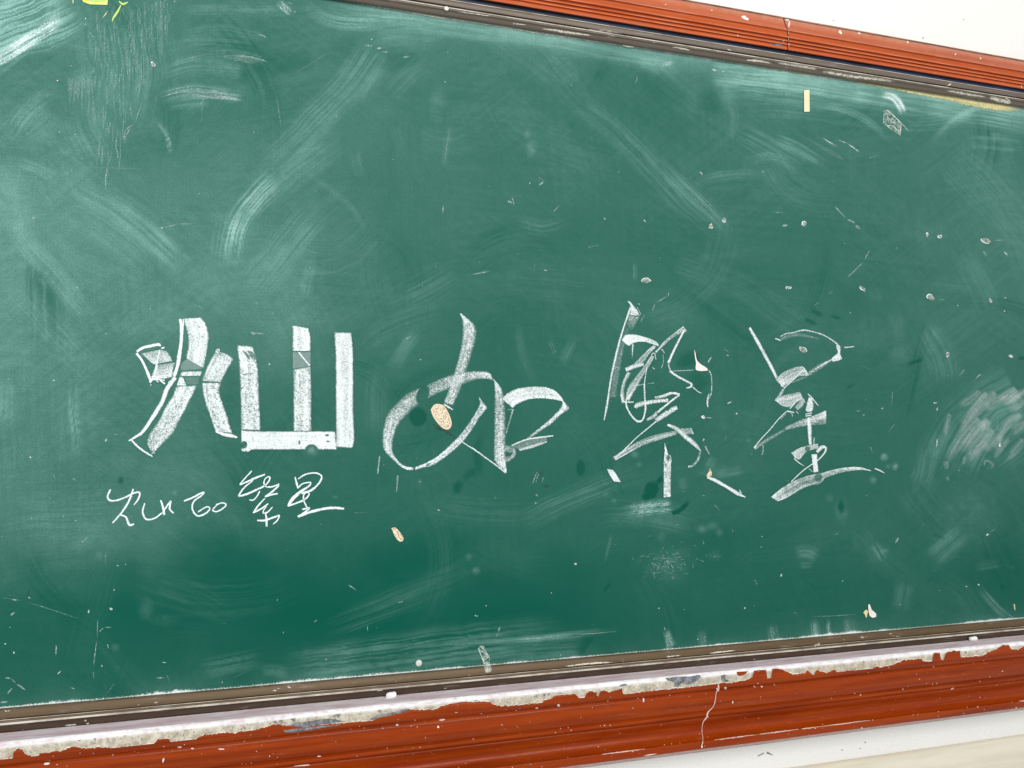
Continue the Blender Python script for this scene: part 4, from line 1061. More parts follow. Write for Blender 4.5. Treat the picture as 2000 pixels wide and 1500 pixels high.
# hatching at the right edge
N = Crop(1500, 750, 4)
c = Character('chalk_scribble', (1930, 930), 'patch of faint slanted chalk hatching at the right edge of the board', 'chalk scribble')
hat = [([(1660, 50), (1600, 110), (1520, 160), (1460, 200)], 50, .30), ([(1715, 60), (1620, 180), (1540, 300), (1470, 440)], 50, .40), ([(1780, 60), (1680, 170), (1590, 260), (1520, 330)], 46, .34),
       ([(1850, 90), (1760, 150), (1640, 220)], 50, .30), ([(1945, 40), (1880, 90), (1780, 150)], 60, .40), ([(2020, 50), (1930, 110), (1820, 180)], 60, .34), ([(2040, 110), (1940, 180), (1860, 220)], 60, .26),
       ([(1655, 260), (1580, 340), (1500, 450), (1420, 570), (1385, 660)], 60, .36), ([(1725, 270), (1660, 350), (1580, 440), (1480, 560)], 66, .36), ([(1670, 290), (1690, 330), (1660, 380)], 60, .34),
       ([(1760, 350), (1680, 440), (1600, 520), (1520, 590)], 60, .32), ([(1820, 400), (1740, 470), (1650, 550)], 56, .28), ([(1985, 240), (1900, 290), (1830, 380), (1760, 580)], 50, .34),
       ([(2050, 280), (1950, 350), (1880, 420)], 60, .24), ([(1880, 420), (1820, 500), (1740, 610)], 40, .22), ([(2000, 430), (1930, 520), (1850, 640)], 60, .18), ([(1720, 460), (1600, 560), (1520, 640)], 70, .18),
       ([(1420, 230), (1395, 350), (1390, 440)], 40, .24), ([(1390, 600), (1400, 680)], 40, .30), ([(1540, 560), (1520, 650)], 24, .26), ([(1400, 720), (1410, 765)], 26, .22), ([(1690, 640), (1700, 600), (1750, 620), (1745, 660), (1700, 665)], 16, .26)]
for p, w, d in hat:
    c.line(N, p, [w * 1.2, w * 1.6, w * 1.1], d * .66, M_SMEAR, soft=.48, streak=.8, lines=9, s0=.05, s1=.45, spk=.4)

# ------------------------------------------------------------------ fine scratches and specks (nobody could count them)
_fv, _ff, _fd, _n = [], [], [], [0]
def fleck(pts, w, d, soft=.3, spk=.2):
    w = [x * 0.85 for x in w] if isinstance(w, (list, tuple)) else w * 0.85
    L = sum(math.hypot(pts[i + 1][0] - pts[i][0], pts[i + 1][1] - pts[i][1]) for i in range(len(pts) - 1))
    if L > 12: d = d * 0.72
    a, b = line_edges(pts, w)
    P, D = ribbon_data(a, b, d * 0.85, lift=0.00028, smooth=False, soft=.45, step=1.6, jit=.3, s0=.2, s1=.35, spk=.45)
    r, k = D.shape
    i = np.arange(r * k).reshape(r, k) + _n[0]
    _fv.append(P.reshape(-1, 3)); _fd.append(D.reshape(-1)); _n[0] += r * k
    _ff.extend(np.stack([i[:-1, :-1], i[:-1, 1:], i[1:, 1:], i[1:, :-1]], -1).reshape(-1, 4).tolist())
Z = Crop(0, 0, 4)
# streaked washings, upper left
rr = random.Random(11)
for k in range(210):
    x = rr.uniform(132, 332)
    ymax = 385 - abs(x - 207) * 2.1 if x < 207 else 380 - (x - 207) * 2.35
    y0 = rr.uniform(-5, max(20, ymax - 60)); L = rr.uniform(14, 70)
    if x < 185: y0 = max(y0, 150)
    y1 = min(y0 + L, ymax)
    if y1 - y0 < 8: continue
    fleck([(x, y0), (x + rr.uniform(-2, 2), (y0 + y1) / 2), (x + rr.uniform(-3, 3), y1)], rr.uniform(1.4, 3.4), rr.uniform(.14, .36))
for pts, w, d in [([(830, 1290), (835, 1340), (825, 1400), (830, 1500)], 12, .6), ([(800, 1150), (795, 1310)], 9, .45), ([(865, 940), (850, 1010), (860, 1060)], 10, .5), ([(780, 1100), (770, 1200), (790, 1250)], 9, .4),
                  ([(910, 1070), (905, 1150), (920, 1200), (915, 1280)], 14, .5), ([(935, 1100), (940, 1200), (920, 1400)], 9, .35), ([(880, 1170), (850, 1270), (830, 1310)], 8, .4), ([(1055, 965), (1000, 1000), (970, 1050), (975, 1140)], 16, .55),
                  ([(1030, 990), (985, 1060), (985, 1140)], 10, .5), ([(1110, 780), (1075, 900), (1050, 980)], 9, .4), ([(745, 310), (750, 400), (740, 470), (715, 510)], 12, .38), ([(715, 510), (735, 545), (690, 590)], 14, .4),
                  ([(690, 240), (730, 290), (745, 320)], 9, .4), ([(490, 350), (750, 385), (870, 405), (1020, 455)], 6, .3), ([(600, 1305), (800, 1310), (1240, 1325)], 5, .25), ([(1240, 970), (1275, 1030)], 12, .4),
                  ([(1300, 1050), (1330, 1110), (1325, 1180)], 12, .35), ([(1210, 780), (1340, 735), (1480, 717), (1640, 725), (1880, 745)], 12, .5), ([(1500, 745), (1700, 765), (1830, 775), (1940, 797)], 20, .55), ([(1700, 750), (1830, 765), (1900, 785)], 16, .7),
                  ([(1560, 820), (1600, 765)], 18, .4), ([(1580, 760), (1578, 850), (1570, 1000)], 6, .25), ([(1540, 1080), (1545, 1130)], 8, .25), ([(440, 240), (425, 250), (400, 180), (385, 0)], 6, .4), ([(410, 190), (430, 250)], 20, .5)]:
    fleck(Z(pts), [w / 4 * .6, w / 4, w / 4 * .6], d)
fleck([(450, 109), (480, 110), (500, 114), (526, 124)], [1.5, 3, 3.5, 1], .55); fleck([(500, 66), (515, 70), (523, 77)], [1.5, 3, 1], .55); fleck([(500, 114), (515, 118), (526, 124)], [2, 3, 1], .6)
for q_ in range(6):
    fleck([(330 + 8 * q_, 196 - 1.5 * q_), (370, 181 + 2.2 * q_), (420, 179 + 2.6 * q_), (478 - 6 * q_, 194 + .8 * q_)], [.6, 1.8, 2.2, .8], .34)
    fleck([(420 + 6 * q_, 112 + 1.6 * q_), (470, 108 + 2.2 * q_), (524 - 4 * q_, 121 + 1.2 * q_)], [.6, 1.8, 1.0], .34)
    fleck([(1560 + 12 * q_, 262 + 5 * q_), (1600 + 8 * q_, 285 + 4 * q_), (1640 + 4 * q_, 315 + 2 * q_)], [.6, 1.6, .6], .20)
    fleck([(1300 + 4 * q_, 332 - 2 * q_), (1360 + 4 * q_, 392 - 3 * q_), (1430 + 2 * q_, 468 - 4 * q_)], [.5, 1.5, .8], .20)
    fleck([(470 + 5 * q_, 425 + 2 * q_), (495 + 6 * q_, 385 + 3 * q_), (535 + 6 * q_, 346 + 4 * q_)], [.6, 2.2, .8], .26)
for a, b, w, d in [((572, 8), (558, 4), 3, .5), ((568, 30), (545, 14), 4, .4), ((574, 22), (578, 24), 4, .6), ((645, 100), (560, 152), 2, .25), ((540, 185), (552, 262), 2, .3), ((725, 75), (727, 78), 5, .6), ((712, 88), (730, 90), 4, .6), ((736, 95), (746, 94), 4, .6),
                   ((745, 101), (760, 103), 3, .5), ((785, 112), (802, 110), 4, .55), ((868, 158), (871, 163), 3, .6), ((655, 226), (658, 228), 3, .5), ((880, 240), (866, 330), 2, .3), ((866, 400), (864, 420), 3, .6), ((990, 392), (1003, 398), 5, .5), ((1000, 386), (1005, 402), 3, .5),
                   ((920, 537), (960, 529), 4, .55), ((625, 497), (582, 482), 2, .2), ((1062, 355), (1052, 362), 5, .6), ((1050, 345), (1066, 356), 2, .4), ((1036, 356), (1034, 360), 4, .5), ((1080, 415), (1095, 398), 3, .4), ((1367, 335), (1373, 343), 3, .6), ((1490, 352), (1500, 300), 2, .1),
                   ((1180, 425), (1182, 430), 4, .7), ((1257, 428), (1262, 435), 4, .5), ((1062, 527), (1070, 530), 3, .6), ((1145, 484), (1175, 478), 2, .3), ((1390, 135), (1402, 138), 5, .7), ((1412, 138), (1414, 141), 3, .8), ((1535, 183), (1537, 186), 3, .6),
                   ((1604, 268), (1640, 290), 4, .6), ((1635, 272), (1660, 282), 3, .55), ((1655, 280), (1682, 299), 4, .75), ((1695, 310), (1720, 300), 2, .35), ((1240, 165), (1246, 145), 3, .35), ((1630, 402), (1654, 428), 3, .7), ((1654, 428), (1672, 437), 4, .7), ((1670, 440), (1682, 448), 8, .5),
                   ((1700, 487), (1688, 510), 3, .45), ((1688, 510), (1648, 549), 3, .5), ((1513, 415), (1533, 414), 2, .4), ((1528, 441), (1540, 440), 7, .6), ((1628, 566), (1617, 576), 2, .35), ((1600, 590), (1588, 598), 3, .25), ((1920, 490), (1927, 502), 4, .5), ((1961, 491), (1969, 499), 5, .5),
                   ((1833, 585), (1846, 585), 2, .4), ((1941, 470), (1964, 469), 3, .4), ((1869, 596), (1872, 597), 4, .8), ((1961, 582), (1966, 582), 4, .5), ((1960, 607), (1963, 609), 3, .7), ((1660, 610), (1662, 612), 3, .7), ((1630, 1045), (1640, 1040), 2, .3),
                   ((1822, 787), (1831, 786), 4, .7), ((1829, 803), (1832, 795), 4, .6), ((1831, 855), (1829, 876), 4, .65), ((1744, 760), (1739, 800), 2, .35), ((1750, 825), (1732, 848), 2, .3), ((1722, 796), (1724, 800), 6, .6), ((1690, 780), (1692, 782), 4, .5), ((1688, 808), (1686, 813), 4, .5), ((1670, 803), (1684, 803), 2, .5),
                   ((1850, 735), (1853, 731), 2, .3), ((1948, 805), (1949, 850), 2, .25), ((1905, 740), (1918, 729), 4, .55), ((1885, 720), (1872, 735), 4, .4), ((1970, 693), (1980, 698), 7, .8), ((1755, 1050), (1748, 1062), 4, .7), ((1925, 1046), (1932, 1042), 5, .75), ((1932, 1040), (1950, 1028), 2, .35), ((1700, 870), (1705, 888), 2, .3),
                   ((1420, 788), (1430, 785), 4, .75), ((1437, 806), (1441, 809), 4, .75), ((1394, 985), (1408, 1000), 2, .35), ((1372, 968), (1377, 968), 3, .5), ((1420, 850), (1412, 864), 2, .3), ((1121, 1101), (1127, 1102), 5, .9), ((1485, 1068), (1488, 1070), 4, .7), ((1524, 1122), (1528, 1124), 8, .7), ((1372, 1055), (1375, 1064), 2, .4),
                   ((1040, 945), (1050, 918), 3, .5), ((1046, 944), (1054, 920), 3, .45), ((1058, 944), (1062, 930), 3, .4), ((1046, 965), (1052, 970), 4, .4), ((1047, 980), (1046, 985), 4, .5), ((853, 995), (860, 997), 3, .7), ((850, 520), (851, 522), 2, .4), ((820, 940), (822, 942), 4, .5), ((680, 712), (684, 714), 3, .5),
                   ((488, 650), (522, 653), 3, .6), ((490, 648), (500, 654), 6, .35), ((525, 710), (527, 713), 4, .8), ((500, 591), (503, 592), 2, .4), ((805, 655), (790, 664), 3, .5), ((820, 701), (823, 703), 3, .7), ((378, 594), (402, 605), 3, .35), ((318, 445), (350, 437), 3, .4), ((350, 437), (380, 437), 2, .35), ((314, 445), (318, 446), 4, .6), ((62, 428), (68, 424), 3, .6), ((38, 420), (40, 423), 3, .6),
                   ((150, 560), (152, 563), 3, .6), ((85, 378), (98, 393), 2, .3), ((104, 742), (106, 745), 4, .7), ((295, 745), (293, 748), 4, .7), ((290, 600), (296, 605), 2, .4), ((206, 650), (208, 654), 4, .6), ((382, 382), (395, 376), 2, .4), ((58, 891), (61, 896), 4, .7), ((204, 862), (210, 856), 6, .4), ((220, 850), (232, 848), 2, .4), ((104, 926), (108, 936), 2, .4), ((140, 933), (152, 940), 2, .5),
                   ((158, 1060), (176, 1046), 3, .4), ((150, 1015), (146, 1020), 4, .5), ((60, 1012), (63, 1011), 3, .7), ((2, 1048), (4, 1048), 5, .7), ((207, 1075), (206, 1106), 2, .4), ((228, 1103), (232, 1106), 4, .6), ((244, 1100), (246, 1104), 3, .5), ((0, 1166), (48, 1174), 2, .35), ((48, 1174), (170, 1214), 2, .4), ((22, 1171), (36, 1172), 4, .6), ((55, 1166), (60, 1170), 4, .6), ((20, 1202), (30, 1195), 5, .6), ((174, 1190), (173, 1199), 4, .7),
                   ((213, 1188), (221, 1191), 6, .85), ((222, 1152), (224, 1153), 4, .9), ((9, 1256), (10, 1259), 6, .8), ((26, 1272), (28, 1277), 4, .7), ((110, 1258), (108, 1284), 4, .6), ((191, 1208), (189, 1250), 2, .6), ((189, 1250), (182, 1310), 2, .6), ((182, 1310), (184, 1328), 2, .4), ((204, 1225), (220, 1225), 3, .6), ((194, 1234), (204, 1225), 3, .4), ((210, 1258), (212, 1268), 3, .5), ((198, 1298), (200, 1303), 4, .6),
                   ((10, 1324), (22, 1325), 4, .65), ((22, 1325), (32, 1335), 3, .65), ((32, 1335), (52, 1349), 5, .7), ((24, 1343), (12, 1358), 3, .55), ((0, 1372), (18, 1370), 5, .6), ((112, 1317), (120, 1309), 3, .6), ((138, 1343), (146, 1346), 3, .6), ((305, 1324), (321, 1324), 4, .6), ((315, 1293), (326, 1294), 3, .45), ((434, 1330), (435, 1335), 3, .6), ((325, 1316), (332, 1336), 2, .35), ((226, 1332), (205, 1360), 2, .3),
                   ((303, 1357), (311, 1347), 2, .5), ((680, 1142), (698, 1154), 3, .65), ((541, 1171), (542, 1172), 4, .8), ((776, 1178), (790, 1173), 2, .5), ((718, 1222), (719, 1236), 2, .5), ((555, 1235), (552, 1236), 4, .4), ((620, 1210), (612, 1216), 2, .4), ((636, 1287), (637, 1289), 4, .9), ((926, 1202), (935, 1203), 4, .55), ((977, 1223), (973, 1236), 5, .5), ((973, 1236), (969, 1244), 2, .6), ((949, 1182), (950, 1184), 3, .8),
                   ((1076, 1157), (1078, 1159), 4, .9), ((1286, 1187), (1288, 1188), 4, .8), ((1453, 1187), (1456, 1189), 4, .9), ((1473, 1130), (1480, 1145), 2, .45), ((1298, 1224), (1299, 1232), 3, .6), ((1362, 1248), (1364, 1249), 3, .9), ((1095, 1278), (1096, 1281), 3, .9), ((1910, 1140), (1914, 1143), 5, .9), ((1885, 1145), (1890, 1146), 4, .7), ((1980, 1180), (1983, 1192), 4, .6), ((1757, 1180), (1759, 1182), 3, .8), ((1645, 1134), (1647, 1135), 4, .8),
                   ((1990, 1212), (1960, 1195), 2, .4), ((1548, 1195), (1560, 1200), 3, .3), ((1580, 1205), (1690, 1199), 3, .25), ((990, 1253), (830, 1262), 2, .3), ((1004, 1250), (1120, 1240), 3, .45), ((1120, 1240), (1215, 1232), 3, .4), ((1230, 588), (1236, 596), 2, .3),
                   ((1307, 570), (1304, 580), 2, .5), ((1304, 578), (1280, 592), 2, .5), ((1280, 592), (1273, 610), 4, .35), ((1260, 612), (1250, 632), 4, .3), ((1070, 665), (1085, 697), 2, .3), ((1074, 662), (1088, 694), 2, .3), ((1413, 680), (1425, 690), 2, .4), ((1418, 694), (1424, 695), 3, .5),
                   ((165, 48), (168, 47), 4, .7), ((166, 35), (168, 37), 3, .9), ((138, 128), (139, 130), 3, .7), ((145, 262), (146, 264), 4, .9), ((115, 256), (116, 260), 3, .7), ((141, 220), (142, 222), 3, .5), ((495, 257), (496, 259), 2, .6), ((217, 140), (219, 147), 2, .4), ((340, 0), (343, 4), 3, .5)]:
    fleck([a, ((a[0] + b[0]) / 2 + rr.uniform(-.6, .6), (a[1] + b[1]) / 2 + rr.uniform(-.6, .6)), b], [w * .7, w, w * .5], d)
# cluster of scratches low right, and random fine marks everywhere
for k in range(110):
    r = abs(rr.gauss(0, 26)); t = rr.uniform(0, 6.28)
    x, y = 1305 + r * 1.4 * math.cos(t), 1100 + r * math.sin(t) - 4
    if y > 1130: y -= 20
    a = rr.uniform(0, 3.14); L = rr.uniform(3, 16)
    fleck([(x, y), (x + math.cos(a) * L * .5 + rr.uniform(-1, 1), y + math.sin(a) * L * .5), (x + math.cos(a) * L, y + math.sin(a) * L)], rr.uniform(.9, 1.7), rr.uniform(.15, .45))
def on_board(x, y):
    return y > (x - 670) * .158 + 14 and y < 1385 - x * .0885
for k in range(140):
    x, y = rr.uniform(0, 2000), rr.uniform(0, 1380)
    if not on_board(x, y): continue
    if rr.random() < .65:
        L = rr.uniform(1.2, 2.6); fleck([(x, y), (x + L * .5, y + .4), (x + L, y)], rr.uniform(1.4, 2.6), rr.uniform(.25, .75))
    else:
        a = rr.choice([0.1, -.15, .6, -.6, 1.5]) + rr.uniform(-.3, .3); L = rr.uniform(8, 40)
        fleck([(x, y), (x + math.cos(a) * L * .5 + rr.uniform(-1, 1), y + math.sin(a) * L * .5 + rr.uniform(-1, 1)), (x + math.cos(a) * L, y + math.sin(a) * L)], rr.uniform(.8, 1.5), rr.uniform(.10, .26))
me = mesh('chalk_flecks', np.concatenate(_fv), _ff); attr(me, 'chalk', np.concatenate(_fd))
fl = link('chalk_flecks', me, M_CHALK, board); tag(fl, kind='stuff')

# ------------------------------------------------------------------ solid patches: chips, paint, tape
def patch(name, outline, mat, parent, lift=0.0006, thick=0.0004, key=None, jit=0.0, dens=3, alpha=None):
    o = np.array(outline, float)
    q = catmull(np.vstack([o, o[:1]]), len(o) * dens + 1)[:-1] if dens > 1 else o
    if jit: q = q + np.array([[rs.uniform(-jit, jit), rs.uniform(-jit, jit)] for _ in q])
    cx = q.mean(0); n = len(q)
    def dp(x, y): return 0.0 if key is None else depth_at(key, x, y)
    mid = q * 0.72 + cx * 0.28
    rings = [(q, lift - thick), (q, lift), (mid, lift + thick * .3)]
    V = []
    for r, h in rings:
        V.append(at(r[:, 0], r[:, 1], dp(r[:, 0], r[:, 1]) + h))
    V.append(at(cx[None, 0], cx[None, 1], dp(cx[None, 0], cx[None, 1]) + lift + thick * .3))
    V = np.concatenate(V)
    Fc = []
    for k in range(2):
        for i in range(n):
            j = (i + 1) % n
            Fc.append((k * n + i, k * n + j, (k + 1) * n + j, (k + 1) * n + i))
    for i in range(n): Fc.append((2 * n + i, 2 * n + (i + 1) % n, 3 * n))
    me = mesh(name, V, Fc)
    if alpha is not None: attr(me, 'chalk', np.concatenate([np.full(2 * n, alpha), np.full(n + 1, 0.0)]))
    return link(name, me, mat, parent)

# bare oval patch (paint knocked off down to the hardboard)
oval = F([(556, 400), (590, 352), (640, 345), (690, 368), (738, 450), (762, 535), (740, 588), (695, 592), (640, 550), (580, 470)])
r = patch('bare_patch', oval, M_TANRIM, board, 0.0010, 0.0008); r['label'] = 'tan oval where the paint is knocked off down to bare hardboard'
inner = np.array(oval); cc = inner.mean(0) + np.array([1.5, -.5]); inner = cc + (inner - cc) * np.array([.80, .86])
patch('bare_patch_core', inner, M_TAN, r, 0.0016, 0.0004, jit=.4)
patch('chip_crack', F([(575, 540), (640, 585), (720, 605), (780, 655), (812, 690), (770, 662), (700, 618), (620, 590)]), M_DARK, r, 0.0007, 0.0003)
r = patch('bare_patch', Crop(500, 750, 4)([(1058, 1126), (1090, 1122), (1130, 1165), (1153, 1205), (1140, 1232), (1110, 1222), (1080, 1180)]), M_TAN, board, 0.0009, 0.0006); r['label'] = 'small tan sliver of bare hardboard below the looping character'
r = patch('bare_patch', Gc([(1400, 800), (1415, 890), (1445, 965), (1520, 1030), (1592, 1075), (1590, 1095), (1500, 1105), (1420, 1085), (1425, 1000), (1408, 900)]), M_PALE, board, 0.0012, 0.0007, dens=2); r['label'] = 'pinkish triangular chip beside the third large character'
r = patch('bare_patch', H([(1418, 905), (1440, 960), (1432, 1000), (1385, 1005), (1370, 995), (1400, 950)]), M_TAN, board, 0.0012, 0.0006, dens=2); r['label'] = 'tiny tan chip at the foot of the third large character'
for k, (p, w) in enumerate([([(1640, 900), (1590, 990)], 2.5), ([(1600, 1090), (1640, 1180), (1640, 1400), (1605, 1495)], 2.0), ([(1440, 980), (1590, 1080)], 2.2)]):
    a, b = line_edges(Gc(p), w); P, D = ribbon_data(a, b, .5, lift=.0005, smooth=False, spk=.7, soft=.3)
    me = grid_mesh('chip_edge', P); attr(me, 'chalk', D); link('chip_edge', me, M_CHALK, board)
for k in range(34):
    pass

# small nicks with pale rims
nicks = [(299, 126, 5, 6, 0), (1262, 548, 12.5, 6, 3), (1388, 442, 5, 6, 10), (1415, 430, 4.5, 5.5, 20), (1571, 437, 5, 8, 25), (1811, 459, 3, 5.5, -10), (1836, 462, 6, 4, 30), (1926, 470, 12, 6, 20), (1540, 562, 7, 4, -25),
         (1685, 563, 8, 4, 35), (1818, 581, 10, 6.5, 25), (1934, 587, 5, 3.5, 20), (1568, 683, 12, 6, 32), (1852, 692, 4, 7, 5), (1374, 815, 4, 4, 0), (1702, 798, 0, 0, 0), (1954, 869, 2.5, 5, 0)]
for (x, y, rx, ry, rot) in nicks:
    if rx == 0: continue
    rx *= .85; ry *= .85
    c_, s_ = math.cos(math.radians(rot)), math.sin(math.radians(rot))
    ring = []
    for i in range(9):
        t = i / 9 * 6.283; q = rs.uniform(.75, 1.1)
        ring.append((x + (rx * q * math.cos(t)) * c_ - (ry * q * math.sin(t)) * s_, y + (rx * q * math.cos(t)) * s_ + (ry * q * math.sin(t)) * c_))
    n_ = patch('paint_nick', ring, M_NICK, board, 0.0007, 0.0005, dens=2, jit=.3)
    for k in range(2):
        i0 = rs.randrange(9); seg = [ring[(i0 + q) % 9] for q in range(rs.choice([3, 4, 5]))]
        a, b = line_edges([(u + rs.uniform(-.5, .5), v + rs.uniform(-.5, .5)) for u, v in seg], [1.0, rs.uniform(1.8, 3.2), 1.0])
        P, D = ribbon_data(a, b, .75, lift=.0012 + .0001 * k, smooth=False, spk=.4, soft=.25)
        me = grid_mesh('nick_edge', P); attr(me, 'chalk', D); link('nick_edge', me, M_CHALK, n_)
n_ = patch('paint_nick', [(1695, 1181), (1699, 1180), (1702, 1190), (1712, 1198), (1711, 1205), (1704, 1207), (1698, 1203), (1697, 1194)], M_PALE, board, 0.0010, 0.0007, dens=1, jit=.8); n_['label'] = 'pale flake beside a yellow one near the bottom of the board'
patch('paint_nick', [(1686, 1197), (1691, 1191), (1695, 1193), (1694, 1199), (1692, 1207), (1689, 1200)], M_YELLOW, board, 0.0010, 0.0006, dens=2)
patch('paint_nick', [(1980, 1180), (1982, 1180), (1983, 1191), (1982, 1192)], M_YELLOW, board, 0.0008, 0.0005, dens=1)
patch('paint_nick', [(110, 157), (114, 156), (113, 159)], M_TAN, board, 0.0008, 0.0004, dens=1)

# dark tiny dents
for p in [[(1055, 922), (1059, 921), (1060, 927), (1056, 928)], [(1060, 948), (1070, 946), (1072, 951), (1064, 952)], [(1048, 936), (1050, 935), (1050, 938)], [(52, 1163), (57, 1152), (58, 1153), (53, 1164)]]:
    patch('dark_dent', p, M_DARK, board, 0.0005, 0.0002, dens=1)

# cream and yellow paint along the top rail and on the board under it
def strip(name, pts, w, mat, parent, key=None, lift=0.0006, jit=0.6, d=.80, spk=.5):
    a, b = line_edges(pts, w)
    P, D = ribbon_data(a, b, d, lift=lift, smooth=False, jit=jit, depth_key=key, step=2.0, streak=.5, soft=.35, spk=spk, s0=.15, s1=.15)
    me = grid_mesh(name, P); attr(me, 'chalk', D)
    return link(name, me, mat, parent)
strip('yellow_paint_edge', [(1400, 116), (1480, 128), (1560, 141), (1640, 152)], [1.5, 5, 5.5, 3], M_YELLOW_A, board, lift=0.0012, d=1.0, spk=.3)
for q_ in range(3): strip('yellow_paint_edge', [(1740 + 60 * q_, 172 + 11 * q_), (1800 + 60 * q_, 184 + 10 * q_), (1880 + 45 * q_, 199 + 7 * q_)], [2, 6, 2], M_YELLOW_A, board, lift=0.0010 + 0.0001 * q_, jit=1.5)
strip('yellow_paint_edge', [(1630, 152), (1720, 168), (1800, 179), (1860, 190), (1930, 205), (2010, 216)], [2, 5, 10, 17, 20, 10], M_YELLOW_A, board, lift=0.0008, jit=2.0, d=1.05, spk=.2)
strip('cream_paint_edge', [(675, 2), (760, 16), (860, 34), (960, 49), (1060, 66), (1150, 79), (1300, 103)], [3, 3, 4, 2.5, 2.5, 2, 1.2], M_CREAM_A, board, lift=0.0012, jit=.8)
sp = [([(1455, 117), (1480, 119), (1508, 124)], [2, 5, 2]), ([(1512, 122), (1560, 129), (1600, 136)], [3, 6, 4]), ([(1600, 138), (1660, 148), (1710, 154), (1752, 160)], [6, 7, 6, 3]), ([(1055, 55), (1100, 62), (1160, 70)], [3, 5, 2]), ([(1145, 57), (1180, 60), (1218, 66)], [2, 5, 2]),
      ([(1845, 176), (1880, 182), (1930, 190)], [3, 6, 3]), ([(1930, 190), (1955, 196), (1976, 202)], [6, 10, 4]), ([(1963, 190), (1970, 196), (1975, 202)], [2, 4, 2]), ([(1846, 172), (1853, 166), (1859, 162)], [1.5, 4, 2]), ([(1215, 88), (1225, 90), (1240, 92)], [2, 4, 2]), ([(1000, 45), (1030, 49)], [4, 1]),
      ([(960, 32), (930, 28), (890, 22)], [2, 2.5, 1.5]), ([(1310, 92), (1330, 94), (1350, 99)], [2, 4, 2]), ([(1420, 96), (1430, 99)], [2, 1])]
for p, w in sp: strip('paint_splash', p, w, M_CREAM_A, rail_top, key='rt', lift=0.0010, jit=.9)
for p, w in [([(125, 1417), (150, 1415)], [2, 3]), ([(163, 1408), (170, 1407)], [3, 4]), ([(167, 1414), (175, 1413)], [3, 4]), ([(1100, 1302), (1150, 1296), (1200, 1293)], [2, 4, 2]), ([(1385, 1276), (1420, 1272), (1440, 1270)], [3, 3, 1]), ([(1590, 1262), (1602, 1257)], [5, 5]), ([(735, 1349), (748, 1347)], [4, 4]), ([(1300, 1283), (1330, 1280)], [3, 2])]:
    strip('paint_splash', p, w, M_CREAM_A, rail_bot, key='rb', lift=0.0010)

# chips and splashes on the red mouldings
def chip(x, y, rx, ry, rot, mat, parent, key, lift=0.0007):
    c_, s_ = math.cos(math.radians(rot)), math.sin(math.radians(rot)); ring = []
    for i in range(7):
        t = i / 7 * 6.283; q = rs.uniform(.6, 1.15)
        ring.append((x + rx * q * math.cos(t) * c_ - ry * q * math.sin(t) * s_, y + rx * q * math.cos(t) * s_ + ry * q * math.sin(t) * c_))
    return patch('paint_chip', ring, mat, parent, lift + 0.0002, 0.0004, key=key, dens=1)
for (x, y, rx, ry, rot) in [(1455, 35, 9, 4, 15), (1641, 63, 3, 5, -30), (1678, 65, 3, 2, 0), (1773, 82, 2, 3, 0), (1866, 106, 2, 1.5, 0), (1541, 47, 2, 7, 5), (1538, 38, 4, 3, 0), (1530, 80, 2, 2, 0), (1441, 69, 1.2, 3, 0), (1915, 114, 2, 2, 0), (1540, 63, 1, 5, 0), (1540, 75, 1, 5, 0), (1541, 88, 1.2, 5, 0), (1390, 20, 2, 1.5, 0), (1300, 9, 2, 1.2, 0), (1995, 168, 1, 5, 0)]:
    chip(x, y, rx, ry, rot, M_PALE if rx > 1.6 else M_PINK, up, 'ru')
chip(1518, 87, 14, 2.4, 10, M_GREY, up, 'ru')
for (x, y, rx, ry, rot) in [(91, 1492, 8, 2.6, -6), (319, 1485, 2, 5, 10), (351, 1459, 5, 2, 0), (376, 1462, 4, 2, 0), (432, 1463, 8, 2, 0), (864, 1406, 8, 1.6, -8), (856, 1420, 3, 3, 0), (890, 1390, 5, 2.5, 0), (590, 1495, 18, 1.6, -5), (623, 1477, 5, 1.4, -5), (776, 1416, 4, 2, 0),
                            (1091, 1378, 3, 3, 0), (1257, 1367, 2.4, 5, 0), (1048, 1383, 4, 2, 0), (1417, 1344, 3, 2.6, 0), (1488, 1341, 3, 2, 0), (1401, 1345, 2.4, 3, 20), (1381, 1400, 4, 2, -30), (1371, 1459, 2, 3, 0), (1681, 1357, 2, 1.6, 0), (1860, 1345, 4, 1.4, -25), (1431, 1372, 1.4, 3, 0), (1958, 1311, 2, 1.6, 0), (1985, 1382, 2, 1.4, 0), (1683, 1422, 3, 2, 0), (484, 1438, 0, 0, 0), (1270, 1474, 14, 1.4, -8)]:
    if rx: chip(x, y, rx, ry, rot, M_PALE if ry > 2.2 else M_PINK, low, 'rl', 0.0010)
rr = random.Random(5)
for k in range(120):
    x = rr.uniform(0, 2000); yc = rr.choice([rr.uniform(1328, 1340), rr.uniform(1340, 1446), rr.gauss(1377, 3), rr.gauss(1432, 3)])
    y = VPY + (yc - VPY) * (VPX - x) / (VPX - 1500)
    if y < 1500 and 1328 < yc < 1446: chip(x, y, rr.uniform(.8, 1.9), rr.uniform(.7, 1.2), rr.uniform(0, 180), M_PINK, low, 'rl', 0.0009)
grey = [[(548, 1422), (575, 1413), (600, 1410), (620, 1406), (650, 1404), (668, 1408), (680, 1412), (640, 1420), (590, 1428), (560, 1431)], [(722, 1404), (745, 1396), (770, 1391), (800, 1384), (808, 1390), (790, 1397), (750, 1404), (728, 1408)],
        [(1210, 1338), (1222, 1335), (1225, 1338), (1215, 1341)], [(1300, 1325), (1325, 1322), (1345, 1321), (1368, 1318), (1366, 1326), (1345, 1337), (1330, 1333), (1326, 1341), (1318, 1341), (1318, 1332), (1300, 1328)], [(1408, 1320), (1416, 1318), (1414, 1326), (1424, 1330), (1412, 1331)]]
